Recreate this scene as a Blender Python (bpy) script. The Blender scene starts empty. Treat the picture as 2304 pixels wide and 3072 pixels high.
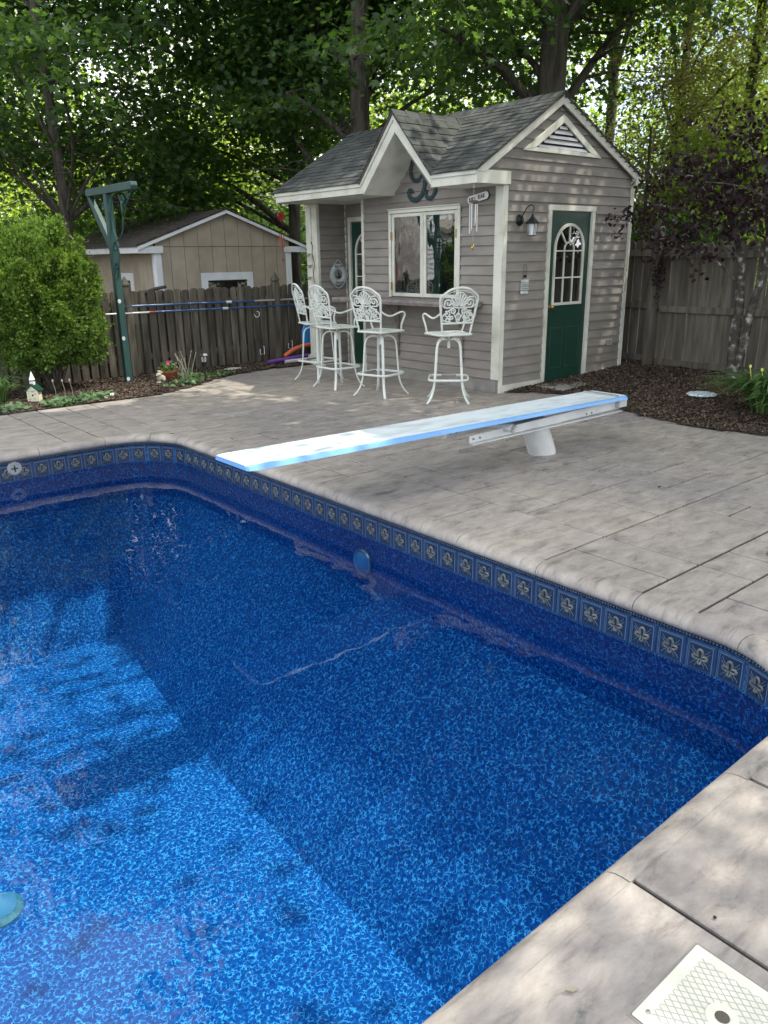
import bpy, bmesh, math, random
import numpy as np
from mathutils import Vector, Matrix, noise as mnoise
rnd = random.Random(7)
PI = math.pi
scene = bpy.context.scene
# ---------------------------------------------------------------- camera
cam_d = bpy.data.cameras.new('camera'); cam = bpy.data.objects.new('camera', cam_d)
scene.collection.objects.link(cam); scene.camera = cam
YAW, PIT, ROL, FPX = 0.87424, 0.31698, -0.01422, 2339.8
fw = Vector((math.cos(PIT)*math.cos(YAW), math.cos(PIT)*math.sin(YAW), -math.sin(PIT)))
rt = Vector((math.sin(YAW), -math.cos(YAW), 0)); up = rt.cross(fw)
r2 = rt*math.cos(ROL)+up*math.sin(ROL); u2 = -rt*math.sin(ROL)+up*math.cos(ROL)
cam.matrix_world = Matrix(((r2.x, u2.x, -fw.x, 0), (r2.y, u2.y, -fw.y, 0), (r2.z, u2.z, -fw.z, 1.6), (0, 0, 0, 1)))
cam_d.sensor_fit = 'VERTICAL'; cam_d.sensor_height = 32; cam_d.lens = 32*FPX/3072
cam_d.clip_start = 0.05; cam_d.clip_end = 400
# ---------------------------------------------------------------- light
SUN_EL, SUN_AZ = math.radians(60), math.radians(-30)      # direction TO the sun (math azimuth from +X)
sd = Vector((math.cos(SUN_EL)*math.cos(SUN_AZ), math.cos(SUN_EL)*math.sin(SUN_AZ), math.sin(SUN_EL)))
world = bpy.data.worlds.new('World'); scene.world = world; world.use_nodes = True
wn = world.node_tree; wn.nodes.clear()
sky = wn.nodes.new('ShaderNodeTexSky'); sky.sky_type = 'NISHITA'; sky.sun_disc = False
sky.sun_elevation = SUN_EL; sky.sun_rotation = math.atan2(sd.x, sd.y); sky.air_density = 1.0; sky.dust_density = 1.6
tc = wn.nodes.new('ShaderNodeTexCoord'); cn = wn.nodes.new('ShaderNodeTexNoise'); cn.inputs['Scale'].default_value = 3.2
cn.inputs['Detail'].default_value = 6; cr = wn.nodes.new('ShaderNodeValToRGB')
cr.color_ramp.elements[0].position = .38; cr.color_ramp.elements[1].position = .55
mx = wn.nodes.new('ShaderNodeMix'); mx.data_type = 'RGBA'; mx.inputs[7].default_value = (9.5, 9.6, 9.9, 1)
bg = wn.nodes.new('ShaderNodeBackground'); bg.inputs[1].default_value = 0.15; wo = wn.nodes.new('ShaderNodeOutputWorld')
L = wn.links.new
L(tc.outputs['Generated'], cn.inputs['Vector']); L(cn.outputs[0], cr.inputs[0]); L(cr.outputs[0], mx.inputs[0])
L(sky.outputs[0], mx.inputs[6]); L(mx.outputs[2], bg.inputs[0]); L(bg.outputs[0], wo.inputs[0])
sl = bpy.data.lights.new('sun', 'SUN'); sl.energy = 3.0; sl.angle = math.radians(0.6); sl.color = (1, .93, .80)
so = bpy.data.objects.new('sun', sl); scene.collection.objects.link(so)
so.rotation_euler = (-sd).to_track_quat('-Z', 'Y').to_euler(); so.location = sd*40
scene.view_settings.view_transform = 'Standard'; scene.view_settings.look = 'None'
scene.view_settings.exposure = 0.92; scene.view_settings.gamma = 1
scene.cycles.use_denoising = True; scene.cycles.max_bounces = 8; scene.cycles.transparent_max_bounces = 8
scene.cycles.diffuse_bounces = 4; scene.cycles.glossy_bounces = 3; scene.cycles.sample_clamp_indirect = 6
# ---------------------------------------------------------------- materials
M = {}
def nodes(name):
    m = bpy.data.materials.new(name); m.use_nodes = True; nt = m.node_tree
    b = nt.nodes['Principled BSDF']; M[name] = m
    return m, nt, b, nt.nodes.new, nt.links.new
def mat(name, c1, c2=None, scale=6., rough=.6, bump=0., stretch=(1, 1, 1), rand=0., metal=0., c3=None, detail=5, lo=.35, hi=.65, bscale=None, coat=0., dist=0.01, coords='Position'):
    m, nt, b, N, K = nodes(name)
    b.inputs['Roughness'].default_value = rough; b.inputs['Metallic'].default_value = metal
    if coat: b.inputs['Coat Weight'].default_value = coat; b.inputs['Coat Roughness'].default_value = .15
    c2 = c2 or c1
    g = N('ShaderNodeNewGeometry') if coords == 'Position' else N('ShaderNodeTexCoord')
    mp = N('ShaderNodeMapping'); mp.inputs['Scale'].default_value = stretch
    K(g.outputs[coords], mp.inputs['Vector'])
    n = N('ShaderNodeTexNoise'); n.inputs['Scale'].default_value = scale; n.inputs['Detail'].default_value = detail
    K(mp.outputs[0], n.inputs['Vector'])
    r = N('ShaderNodeValToRGB'); e = r.color_ramp.elements
    e[0].position = lo; e[0].color = (*c1, 1); e[1].position = hi; e[1].color = (*c2, 1)
    if c3: x = e.new(min(1, hi+.15)); x.color = (*c3, 1)
    K(n.outputs[0], r.inputs[0]); col = r.outputs[0]
    if rand:
        oi = N('ShaderNodeObjectInfo'); mr = N('ShaderNodeMapRange'); mr.inputs[3].default_value = 1-rand; mr.inputs[4].default_value = 1+rand
        K(oi.outputs['Random'], mr.inputs[0]); hs = N('ShaderNodeHueSaturation'); K(mr.outputs[0], hs.inputs['Value']); K(col, hs.inputs['Color']); col = hs.outputs[0]
    K(col, b.inputs['Base Color'])
    if bump:
        n2 = N('ShaderNodeTexNoise'); n2.inputs['Scale'].default_value = bscale or scale*3; n2.inputs['Detail'].default_value = 6
        K(mp.outputs[0], n2.inputs['Vector']); bp = N('ShaderNodeBump'); bp.inputs['Strength'].default_value = bump
        bp.inputs['Distance'].default_value = dist; K(n2.outputs[0], bp.inputs['Height']); K(bp.outputs[0], b.inputs['Normal'])
    return m
mat('trim', (.46, .46, .38), (.60, .60, .51), 4, .55, .2, rand=.03, detail=8, lo=.28, hi=.46, c3=(.66, .66, .57))
mat('siding', (.200, .181, .158), (.265, .241, .212), 2.2, .7, .25, (1, 1, 3), rand=.07, c3=(.31, .285, .255))
mat('shingle', (.036, .041, .040), (.080, .086, .082), 5, .95, .8, rand=.28, bscale=160, dist=.004, c3=(.12, .12, .115))
mat('old_shingle', (.06, .052, .045), (.115, .10, .085), 9, .95, .6, rand=.2, bscale=140)
mat('green_paint', (.007, .038, .025), (.009, .048, .033), 3, .38, .05)
mat('green_wood', (.012, .050, .045), (.020, .072, .064), 5, .55, .3, (1, 1, .3), c3=(.10, .20, .18))
mat('monogram', (.018, .045, .05), None, 4, .6)
mat('stool_paint', (.58, .62, .57), (.68, .71, .66), 9, .42, .1, coords='Object')
mat('dark_metal', (.02, .022, .024), None, 5, .45, metal=.6)
mat('steel', (.5, .5, .5), None, 5, .35, metal=.9)
mat('brass', (.55, .38, .16), None, 5, .3, metal=1.)
mat('concrete', (.21, .20, .18), (.29, .275, .25), 5, .85, .4)
mat('fence_wood', (.052, .046, .034), (.135, .120, .092), 3.2, .9, .8, (5, 5, .6), rand=.32, c3=(.16, .15, .125), bscale=9)
mat('fence_wood_right', (.080, .070, .055), (.165, .145, .115), 3.0, .9, .8, (5, 5, .5), rand=.22, c3=(.24, .22, .19), bscale=9)
mat('bark', (.035, .03, .024), (.10, .088, .07), 3, .95, 1., (4, 4, .7), bscale=7, dist=.04)
mat('plum_bark', (.045, .04, .034), (.10, .09, .075), 14, .95, .8, c3=(.42, .43, .38), hi=.56, lo=.42, bscale=20)
mat('tan_wall', (.35, .295, .225), (.42, .36, .28), 3, .8, .3, rand=.04)
mat('white_paint', (.70, .73, .76), (.80, .82, .84), 4, .5)
mat('stone_counter', (.15, .125, .115), (.27, .235, .22), 9, .75, .6, c3=(.30, .27, .25))
mat('mulch_bed', (.018, .012, .009), (.06, .042, .03), 28, .95, 1., bscale=70, dist=.02)
mat('soil', (.04, .04, .02), (.07, .075, .03), 2, .95, .3)
mat('board_top', (.44, .49, .50), (.58, .65, .67), 3.5, .7, .35, (1, 3, 1), bscale=260, dist=.003, lo=.30, hi=.48, c3=(.64, .70, .71))
mat('board_edge', (.16, .36, .66), (.20, .42, .72), 3, .4)
mat('white_steel', (.52, .53, .52), (.66, .67, .65), 6, .4, .1, c3=(.5, .44, .34), hi=.72)
mat('terracotta', (.22, .06, .035), (.30, .09, .055), 8, .8)
mat('pale_stone', (.30, .28, .22), (.46, .43, .35), 18, .9, .7)
mat('black_plastic', (.012, .012, .014), None, 4, .4)
mat('cream_paint', (.62, .60, .42), (.72, .70, .52), 12, .6)
mat('white_bright', (.8, .8, .78), None, 5, .5)
mat('foam_purple', (.15, .05, .28), None, 5, .7); mat('foam_white', (.5, .47, .5), None, 5, .7)
mat('foam_orange', (.62, .14, .05), None, 5, .7); mat('float_blue', (.02, .27, .68), None, 5, .45)
mat('red_paint', (.30, .02, .015), None, 5, .35); mat('copper', (.35, .09, .05), None, 5, .4, metal=.3)
mat('pole_blue', (.02, .06, .16), (.03, .10, .24), 8, .35, coat=.3); mat('pole_white', (.6, .62, .62), None, 5, .35)
mat('skimmer_plastic', (.58, .58, .48), (.68, .67, .57), 9, .5); mat('lid_groove', (.40, .39, .36), None, 9, .6); mat('light_lens', (.05, .20, .40), (.10, .30, .52), 9, .3); mat('drain_teal', (.015, .10, .15), (.03, .15, .20), 30, .6)
mat('groove_grey', (.30, .31, .30), None, 9, .6)
mat('mosaic', (.22, .34, .40), (.72, .78, .80), 45, .5, .5, lo=.45, hi=.52); mat('ring_white', (.34, .38, .38), (.50, .53, .52), 9, .6)
mat('text_black', (.01, .012, .012), None, 5, .6); mat('ink', (.10, .11, .10), None, 5, .7)
mat('brick', (.30, .10, .055), (.42, .17, .09), 6, .9, .3, rand=.2)
mat('dark_inside', (.012, .012, .012), None, 5, .9)
mat('tile_navy', (.010, .030, .085), (.016, .042, .11), 14, .3); mat('tile_dark', (.006, .014, .035), (.012, .026, .06), 40, .3)
mat('tile_line', (.12, .19, .28), None, 14, .3); mat('tile_silver', (.075, .09, .09), (.17, .18, .165), 30, .3)
mat('rim_blue', (.006, .016, .05), None, 4, .35)
mat('bloom_pink', (.7, .06, .25), None, 5, .5); mat('bud_yellow', (.65, .62, .15), None, 5, .5); mat('dry_stalk', (.26, .24, .18), None, 20, .8)
mat('chime_wood', (.10, .05, .03), None, 5, .6)
# glass for windows
m, nt, b, N, K = nodes('window_glass'); b.inputs['Base Color'].default_value = (.006, .008, .008, 1); b.inputs['Roughness'].default_value = .015; b.inputs['IOR'].default_value = 3.2
wv = N('ShaderNodeTexNoise'); wv.inputs['Scale'].default_value = 1.6; bp = N('ShaderNodeBump'); bp.inputs['Strength'].default_value = .025; bp.inputs['Distance'].default_value = .1
K(wv.outputs[0], bp.inputs['Height']); K(bp.outputs[0], b.inputs['Normal'])
m, nt, b, N, K = nodes('clear_glass'); b.inputs['Base Color'].default_value = (.75, .8, .8, 1); b.inputs['Roughness'].default_value = .05; b.inputs['Alpha'].default_value = .35
# deck slabs : stamped slate
def deck_mat(name, warm):
    m, nt, b, N, K = nodes(name)
    g = N('ShaderNodeNewGeometry'); oi = N('ShaderNodeObjectInfo')
    ad = N('ShaderNodeVectorMath'); ad.operation = 'ADD'; sc_ = N('ShaderNodeVectorMath'); sc_.operation = 'SCALE'; sc_.inputs['Scale'].default_value = .0
    K(oi.outputs['Random'], sc_.inputs[0]); K(g.outputs['Position'], ad.inputs[0]); K(sc_.outputs[0], ad.inputs[1])
    mp = N('ShaderNodeMapping'); mp.inputs['Rotation'].default_value = (0, 0, .70); mp.inputs['Scale'].default_value = (1.0, 2.1, 1); K(ad.outputs[0], mp.inputs['Vector'])
    n1 = N('ShaderNodeTexNoise'); n1.inputs['Scale'].default_value = 4.6; n1.inputs['Detail'].default_value = 12; n1.inputs['Roughness'].default_value = .74; n1.inputs['Distortion'].default_value = .25
    K(mp.outputs[0], n1.inputs['Vector'])
    r = N('ShaderNodeValToRGB'); e = r.color_ramp.elements
    e[0].position = .31; e[0].color = (.105*warm[0], .118*warm[1], .108*warm[2], 1); e[1].position = .70; e[1].color = (.42*warm[0], .395*warm[1], .355*warm[2], 1)
    x = e.new(.42); x.color = (.262*warm[0], .240*warm[1], .218*warm[2], 1); x = e.new(.52); x.color = (.325*warm[0], .300*warm[1], .268*warm[2], 1)
    K(n1.outputs[0], r.inputs[0])
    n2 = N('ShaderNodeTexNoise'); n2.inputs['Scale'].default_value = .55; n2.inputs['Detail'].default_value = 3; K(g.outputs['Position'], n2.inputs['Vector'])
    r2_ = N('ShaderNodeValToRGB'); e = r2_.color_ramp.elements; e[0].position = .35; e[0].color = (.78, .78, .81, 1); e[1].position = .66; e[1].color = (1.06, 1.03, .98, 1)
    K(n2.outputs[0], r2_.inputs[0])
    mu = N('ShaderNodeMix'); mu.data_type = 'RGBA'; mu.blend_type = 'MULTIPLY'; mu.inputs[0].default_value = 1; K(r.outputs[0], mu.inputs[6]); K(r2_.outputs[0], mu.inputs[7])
    mr = N('ShaderNodeMapRange'); mr.inputs[3].default_value = .96; mr.inputs[4].default_value = 1.05; K(oi.outputs['Random'], mr.inputs[0])
    hs = N('ShaderNodeHueSaturation'); K(mr.outputs[0], hs.inputs['Value']); K(mu.outputs[2], hs.inputs['Color'])
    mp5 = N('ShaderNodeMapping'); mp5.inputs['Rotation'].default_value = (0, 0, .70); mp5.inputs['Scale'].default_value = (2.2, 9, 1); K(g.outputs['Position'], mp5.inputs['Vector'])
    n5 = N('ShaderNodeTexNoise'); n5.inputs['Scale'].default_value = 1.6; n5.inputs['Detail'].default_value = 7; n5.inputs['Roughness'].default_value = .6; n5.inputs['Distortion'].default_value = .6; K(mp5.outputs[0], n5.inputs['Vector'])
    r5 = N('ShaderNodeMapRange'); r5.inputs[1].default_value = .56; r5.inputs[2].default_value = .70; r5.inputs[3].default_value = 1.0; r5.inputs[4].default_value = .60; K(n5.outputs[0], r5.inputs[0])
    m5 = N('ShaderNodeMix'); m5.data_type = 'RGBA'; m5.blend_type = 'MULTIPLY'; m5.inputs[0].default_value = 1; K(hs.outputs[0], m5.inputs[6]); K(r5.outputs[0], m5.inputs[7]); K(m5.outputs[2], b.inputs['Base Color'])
    n3 = N('ShaderNodeTexNoise'); n3.inputs['Scale'].default_value = 90; n3.inputs['Detail'].default_value = 3; K(g.outputs['Position'], n3.inputs['Vector'])
    m2 = N('ShaderNodeMath'); m2.operation = 'MULTIPLY_ADD'; m2.inputs[1].default_value = .12; K(n3.outputs[0], m2.inputs[0]); K(n1.outputs[0], m2.inputs[2])
    bp = N('ShaderNodeBump'); bp.inputs['Strength'].default_value = .6; bp.inputs['Distance'].default_value = .012; K(m2.outputs[0], bp.inputs['Height']); K(bp.outputs[0], b.inputs['Normal'])
    b.inputs['Roughness'].default_value = .62
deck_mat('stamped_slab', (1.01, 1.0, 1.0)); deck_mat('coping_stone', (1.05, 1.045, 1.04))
mat('joint_grout', (.012, .011, .010), (.028, .025, .022), 9, .9)
# pool liner
m, nt, b, N, K = nodes('pool_liner')
g = N('ShaderNodeNewGeometry'); nz = N('ShaderNodeTexNoise'); nz.inputs['Scale'].default_value = 40; nz.inputs['Detail'].default_value = 2
K(g.outputs['Position'], nz.inputs['Vector'])
sb = N('ShaderNodeVectorMath'); sb.operation = 'SUBTRACT'; sb.inputs[1].default_value = (.5, .5, .5); K(nz.outputs['Color'], sb.inputs[0])
sc_ = N('ShaderNodeVectorMath'); sc_.operation = 'SCALE'; sc_.inputs['Scale'].default_value = .042; K(sb.outputs[0], sc_.inputs[0])
ad = N('ShaderNodeVectorMath'); ad.operation = 'ADD'; K(g.outputs['Position'], ad.inputs[0]); K(sc_.outputs[0], ad.inputs[1])
vo = N('ShaderNodeTexVoronoi'); vo.feature = 'DISTANCE_TO_EDGE'; vo.inputs['Scale'].default_value = 36; K(ad.outputs[0], vo.inputs['Vector'])
r1 = N('ShaderNodeMapRange'); r1.inputs[1].default_value = .015; r1.inputs[2].default_value = .095; r1.inputs[3].default_value = 1; r1.inputs[4].default_value = 0; K(vo.outputs['Distance'], r1.inputs[0])
nb = N('ShaderNodeTexNoise'); nb.inputs['Scale'].default_value = 45; nb.inputs['Detail'].default_value = 1; K(g.outputs['Position'], nb.inputs['Vector'])
r3 = N('ShaderNodeMapRange'); r3.inputs[1].default_value = .40; r3.inputs[2].default_value = .60; K(nb.outputs[0], r3.inputs[0])
mm = N('ShaderNodeMath'); mm.operation = 'MULTIPLY'; K(r1.outputs[0], mm.inputs[0]); K(r3.outputs[0], mm.inputs[1])
n4 = N('ShaderNodeTexNoise'); n4.inputs['Scale'].default_value = 40; n4.inputs['Detail'].default_value = 3; K(g.outputs['Position'], n4.inputs['Vector'])
rb = N('ShaderNodeValToRGB'); e = rb.color_ramp.elements; e[0].position = .34; e[0].color = (.0006, .034, .165, 1); e[1].position = .66; e[1].color = (.001, .070, .27, 1)
K(n4.outputs[0], rb.inputs[0])
mc = N('ShaderNodeMix'); mc.data_type = 'RGBA'; mc.inputs[7].default_value = (.05, .34, .70, 1); K(mm.outputs[0], mc.inputs[0]); K(rb.outputs[0], mc.inputs[6])
K(mc.outputs[2], b.inputs['Base Color']); b.inputs['Roughness'].default_value = .8; b.inputs['Specular IOR Level'].default_value = .1
# water surface
m, nt, b, N, K = nodes('pool_water'); nt.nodes.remove(b); out = nt.nodes['Material Output']
g = N('ShaderNodeNewGeometry'); nz = N('ShaderNodeTexNoise'); nz.inputs['Scale'].default_value = 2.2; nz.inputs['Detail'].default_value = 2.5; K(g.outputs['Position'], nz.inputs['Vector'])
bp = N('ShaderNodeBump'); bp.inputs['Strength'].default_value = .13; bp.inputs['Distance'].default_value = .03; K(nz.outputs[0], bp.inputs['Height'])
tr = N('ShaderNodeBsdfTransparent'); tr.inputs[0].default_value = (.80, .95, 1, 1); gl = N('ShaderNodeBsdfGlossy'); gl.inputs['Roughness'].default_value = .015
fr = N('ShaderNodeFresnel'); fr.inputs[0].default_value = 1.33; K(bp.outputs[0], fr.inputs['Normal']); K(bp.outputs[0], gl.inputs['Normal'])
ms = N('ShaderNodeMixShader'); K(fr.outputs[0], ms.inputs[0]); K(tr.outputs[0], ms.inputs[1]); K(gl.outputs[0], ms.inputs[2]); K(ms.outputs[0], out.inputs['Surface'])
# leaves
def leaf_mat(name, dark, light, trans, tw=.45, rough=.5):
    m, nt, b, N, K = nodes(name); nt.nodes.remove(b); out = nt.nodes['Material Output']
    at = N('ShaderNodeAttribute'); at.attribute_name = 'tint'
    r = N('ShaderNodeValToRGB'); r.color_ramp.elements[0].color = (*dark, 1); r.color_ramp.elements[1].color = (*light, 1); K(at.outputs['Fac'], r.inputs[0])
    di = N('ShaderNodeBsdfPrincipled'); di.inputs['Roughness'].default_value = rough; di.inputs['Specular IOR Level'].default_value = .35; K(r.outputs[0], di.inputs['Base Color'])
    tl = N('ShaderNodeBsdfTranslucent'); mu = N('ShaderNodeMix'); mu.data_type = 'RGBA'; mu.blend_type = 'MULTIPLY'; mu.inputs[0].default_value = 1
    mu.inputs[7].default_value = (*trans, 1); K(r.outputs[0], mu.inputs[6]); K(mu.outputs[2], tl.inputs[0])
    ms = N('ShaderNodeMixShader'); ms.inputs[0].default_value = tw; K(di.outputs[0], ms.inputs[1]); K(tl.outputs[0], ms.inputs[2]); K(ms.outputs[0], out.inputs['Surface'])
leaf_mat('maple_leaf', (.024, .056, .022), (.068, .128, .045), (3.4, 3.2, 1.2), .5)
leaf_mat('bright_leaf', (.13, .21, .05), (.30, .38, .12), (2.9, 2.7, 1.0), .6)  # leaf colour lightened so that these trees look sunlit
leaf_mat('dry_cedar_leaf', (.14, .17, .07), (.36, .35, .20), (2.0, 1.9, 1.1), .4)
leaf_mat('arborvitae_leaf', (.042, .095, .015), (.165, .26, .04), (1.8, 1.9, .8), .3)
leaf_mat('plum_leaf', (.016, .009, .012), (.046, .024, .028), (1.8, 1.2, 1.2), .25)
leaf_mat('blade_leaf', (.045, .105, .03), (.13, .23, .07), (1.6, 1.6, .9), .3)
leaf_mat('sage_leaf', (.07, .13, .06), (.16, .26, .12), (1.4, 1.4, 1.0), .3)
leaf_mat('bark_chip', (.030, .021, .015), (.18, .130, .092), (.2, .2, .2), .02, .9)
# ---------------------------------------------------------------- mesh helpers
class MB:
    def __init__(s): s.v = []; s.f = []; s.m = []; s.mi = 0
    def add(s, vs, fs):
        o = len(s.v); s.v += [tuple(p) for p in vs]; s.f += [tuple(i+o for i in f) for f in fs]; s.m += [s.mi]*len(fs); return s
    def box(s, a, b, T=None):
        x0, y0, z0 = a; x1, y1, z1 = b
        vs = [(x0, y0, z0), (x1, y0, z0), (x1, y1, z0), (x0, y1, z0), (x0, y0, z1), (x1, y0, z1), (x1, y1, z1), (x0, y1, z1)]
        if T: vs = [T(Vector(p)) for p in vs]
        return s.add(vs, [(0, 3, 2, 1), (4, 5, 6, 7), (0, 1, 5, 4), (1, 2, 6, 5), (2, 3, 7, 6), (3, 0, 4, 7)])
    def prism(s, poly, f, d0, d1):          # poly in 2D, f(u,v,d)->3D
        n = len(poly); vs = [f(u, v, d0) for u, v in poly]+[f(u, v, d1) for u, v in poly]
        return s.add(vs, [tuple(range(n))[::-1], tuple(range(n, 2*n))]+[(i, (i+1) % n, n+(i+1) % n, n+i) for i in range(n)])
    def tube(s, pts, r, n=8, caps=True, closed=False, flat=None):
        pts = [Vector(p) for p in pts]; k = len(pts); rs = r if isinstance(r, (list, tuple)) else [r]*k
        ring = []; prevn = None
        for i, p in enumerate(pts):
            a = pts[(i-1) % k] if (closed or i) else p; c = pts[(i+1) % k] if (closed or i < k-1) else p
            t = (c-a).normalized() if (c-a).length > 1e-9 else Vector((0, 0, 1))
            if prevn is None:
                h = Vector((0, 0, 1)) if abs(t.z) < .9 else Vector((1, 0, 0)); nn = t.cross(h).normalized()
            else: nn = (prevn-t*prevn.dot(t)).normalized()
            prevn = nn; bb = t.cross(nn)
            if flat: nn = Vector(flat[0]); bb = t.cross(nn).normalized(); fx, fy = flat[1], flat[2]
            else: fx = fy = 1
            ring.append([p+(nn*math.cos(2*PI*j/n)*fx+bb*math.sin(2*PI*j/n)*fy)*rs[i] for j in range(n)])
        vs = [v for q in ring for v in q]; fs = []
        for i in range(k if closed else k-1):
            for j in range(n):
                a = i*n+j; b_ = i*n+(j+1) % n; c = ((i+1) % k)*n+(j+1) % n; d = ((i+1) % k)*n+j; fs.append((a, b_, c, d))
        if caps and not closed: fs += [tuple(range(n))[::-1], tuple(range((k-1)*n, k*n))]
        return s.add(vs, fs)
    def lathe(s, prof, c=(0, 0, 0), n=16, ax=2, rot=0.):
        vs = []; fs = []
        for r, h in prof:
            for j in range(n):
                a = 2*PI*j/n+rot; x, y = r*math.cos(a), r*math.sin(a)
                p = (x, y, h) if ax == 2 else ((h, x, y) if ax == 0 else (y, h, x)); vs.append((p[0]+c[0], p[1]+c[1], p[2]+c[2]))
        for i in range(len(prof)-1):
            for j in range(n): fs.append((i*n+j, i*n+(j+1) % n, (i+1)*n+(j+1) % n, (i+1)*n+j))
        fs += [tuple(range(n))[::-1], tuple(range((len(prof)-1)*n, len(prof)*n))]
        return s.add(vs, fs)
    def mesh(s, name, mats, smooth=False, bevel=0):
        me = bpy.data.meshes.new(name); me.from_pydata(s.v, [], s.f)
        for q in (mats if isinstance(mats, (list, tuple)) else [mats]): me.materials.append(M[q])
        if any(s.m): me.polygons.foreach_set('material_index', s.m)
        bm = bmesh.new(); bm.from_mesh(me); bmesh.ops.recalc_face_normals(bm, faces=bm.faces)
        if bevel: bmesh.ops.bevel(bm, geom=bm.edges, offset=bevel, segments=1, affect='EDGES', clamp_overlap=True)
        bm.to_mesh(me); bm.free()
        if smooth:
            me.polygons.foreach_set('use_smooth', [True]*len(me.polygons))
            me.set_sharp_from_angle(angle=math.radians(40))
        me.update(); return me
    def build(s, name, mats, parent=None, smooth=False, bevel=0, kind=None, label=None):
        return place(name, s.mesh(name, mats, smooth, bevel), parent, kind=kind, label=label)
def place(name, me, parent=None, loc=None, rz=0., kind=None, label=None):
    o = bpy.data.objects.new(name, me); scene.collection.objects.link(o)
    if parent: o.parent = parent; o.matrix_parent_inverse = Matrix.Translation(-Vector(parent.get('base', (0, 0, 0))))
    if loc: o.location = loc
    if rz: o.rotation_euler[2] = rz
    if kind: o['kind'] = kind
    if label: o['label'] = label
    return o
def tag(o, label, cat, group=None, kind=None):
    o['label'] = label; o['category'] = cat
    if group: o['group'] = group
    if kind: o['kind'] = kind
    return o
def thing(name, label, cat, loc=(0, 0, 0), group=None):
    """Empty at the base; children given in WORLD coordinates"""
    o = bpy.data.objects.new(name, None); scene.collection.objects.link(o); o.location = loc; o['base'] = tuple(map(float, loc)); o.empty_display_size = .2
    return tag(o, label, cat, group)
def struct(name, me_or_mb, mats=None, **k):
    o = me_or_mb.build(name, mats, **k) if isinstance(me_or_mb, MB) else place(name, me_or_mb)
    o['kind'] = 'structure'; return o
def copy_tree(o, parent=None):
    c = o.copy(); scene.collection.objects.link(c)
    if parent: c.parent = parent
    for ch in list(o.children): copy_tree(ch, c)
    return c
def arc(cx, cy, r, a0, a1, n=8): return [(cx+r*math.cos(a0+(a1-a0)*i/n), cy+r*math.sin(a0+(a1-a0)*i/n)) for i in range(n+1)]
def text_mesh(txt, size, matn, ext=.0015):
    cu = bpy.data.curves.new('lettering', 'FONT'); cu.body = txt; cu.size = size; cu.extrude = ext; cu.align_x = 'CENTER'; cu.align_y = 'CENTER'
    t = bpy.data.objects.new('lettering', cu); me = bpy.data.meshes.new_from_object(t); me.materials.clear(); me.materials.append(M[matn]); bpy.data.objects.remove(t); return me
def np_mesh(name, V, per, mats, tint=None):
    """V: (nfaces, per, 3) separate polygons"""
    n = V.shape[0]; me = bpy.data.meshes.new(name); me.vertices.add(n*per); me.vertices.foreach_set('co', V.reshape(-1).astype(np.float32))
    me.loops.add(n*per); me.loops.foreach_set('vertex_index', np.arange(n*per, dtype=np.int32))
    me.polygons.add(n); me.polygons.foreach_set('loop_start', np.arange(0, n*per, per, dtype=np.int32))
    if tint is not None:
        a = me.attributes.new('tint', 'FLOAT', 'FACE'); a.data.foreach_set('value', tint.astype(np.float32))
    me.update(calc_edges=True); me.materials.append(M[mats]); return me
MAPLE = np.array([(0, 0), (.50, .22), (.24, .36), (.44, .72), (.13, .62), (0, 1.05), (-.13, .62), (-.44, .72), (-.24, .36), (-.50, .22)])
KITE = np.array([(0, 0), (.28, .42), (0, 1.0), (-.28, .42)])
BROAD = np.array([(0, 0), (.26, .25), (.30, .55), (0, 1.0), (-.30, .55), (-.26, .25)])
FAN = np.array([(0, 0), (.36, .75), (.12, .62), (0, 1.1), (-.14, .6), (-.38, .7)])
def leaves(P, size, nrm, rng, shape, tint, dirs=None, fold=.0):
    """P (n,3) positions, nrm (n,3) face normals -> (n,k,3)"""
    n = len(P); d = rng.normal(size=(n, 3)) if dirs is None else dirs
    nrm = nrm/np.linalg.norm(nrm, axis=1, keepdims=True); d = d-nrm*np.sum(d*nrm, 1, keepdims=True); d /= np.linalg.norm(d, axis=1, keepdims=True)+1e-9
    s = np.cross(d, nrm); k = len(shape); sz = size[:, None, None]
    return P[:, None, :]+sz*(shape[None, :, 0:1]*s[:, None, :]+shape[None, :, 1:2]*d[:, None, :])
# ================================================================ GROUND AND POOL
PX, PY0, PY1, RC = 3.20, 0.905, 7.275, .58         # liner walls and corner radius
XL = -7.0; WZ = -.270
def pool_path(off=0., n=10, x_start=XL):
    """rounded outline far side -> end -> near side; off>0 outward. returns list (x,y,nx,ny)"""
    o = []; r = RC+off
    o.append((x_start, PY1+off, 0, 1))
    for i in range(n+1):
        a = PI/2*(1-i/n); o.append((PX-RC+r*math.cos(a), PY1-RC+r*math.sin(a), math.cos(a), math.sin(a)))
    for i in range(n+1):
        a = -PI/2*i/n; o.append((PX-RC+r*math.cos(a), PY0+RC+r*math.sin(a), math.cos(a), math.sin(a)))
    o.append((x_start, PY0-off, 0, -1)); return o
def sheet_with_hole(z, x0, x1, y0, y1, hx0, hx1, hy0, hy1):
    mb = MB(); 
    for a, b_, c, d in ((x0, hx0, y0, y1), (hx1, x1, y0, y1), (hx0, hx1, y0, hy0), (hx0, hx1, hy1, y1)):
        mb.add([(a, c, z), (b_, c, z), (b_, d, z), (a, d, z)], [(0, 1, 2, 3)])
    return mb
HOLE = (XL, PX+.03, PY0-.03, PY1+.03)
g_ = sheet_with_hole(-.06, -150, 200, -150, 250, *HOLE); struct('ground', g_, 'soil')
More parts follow.
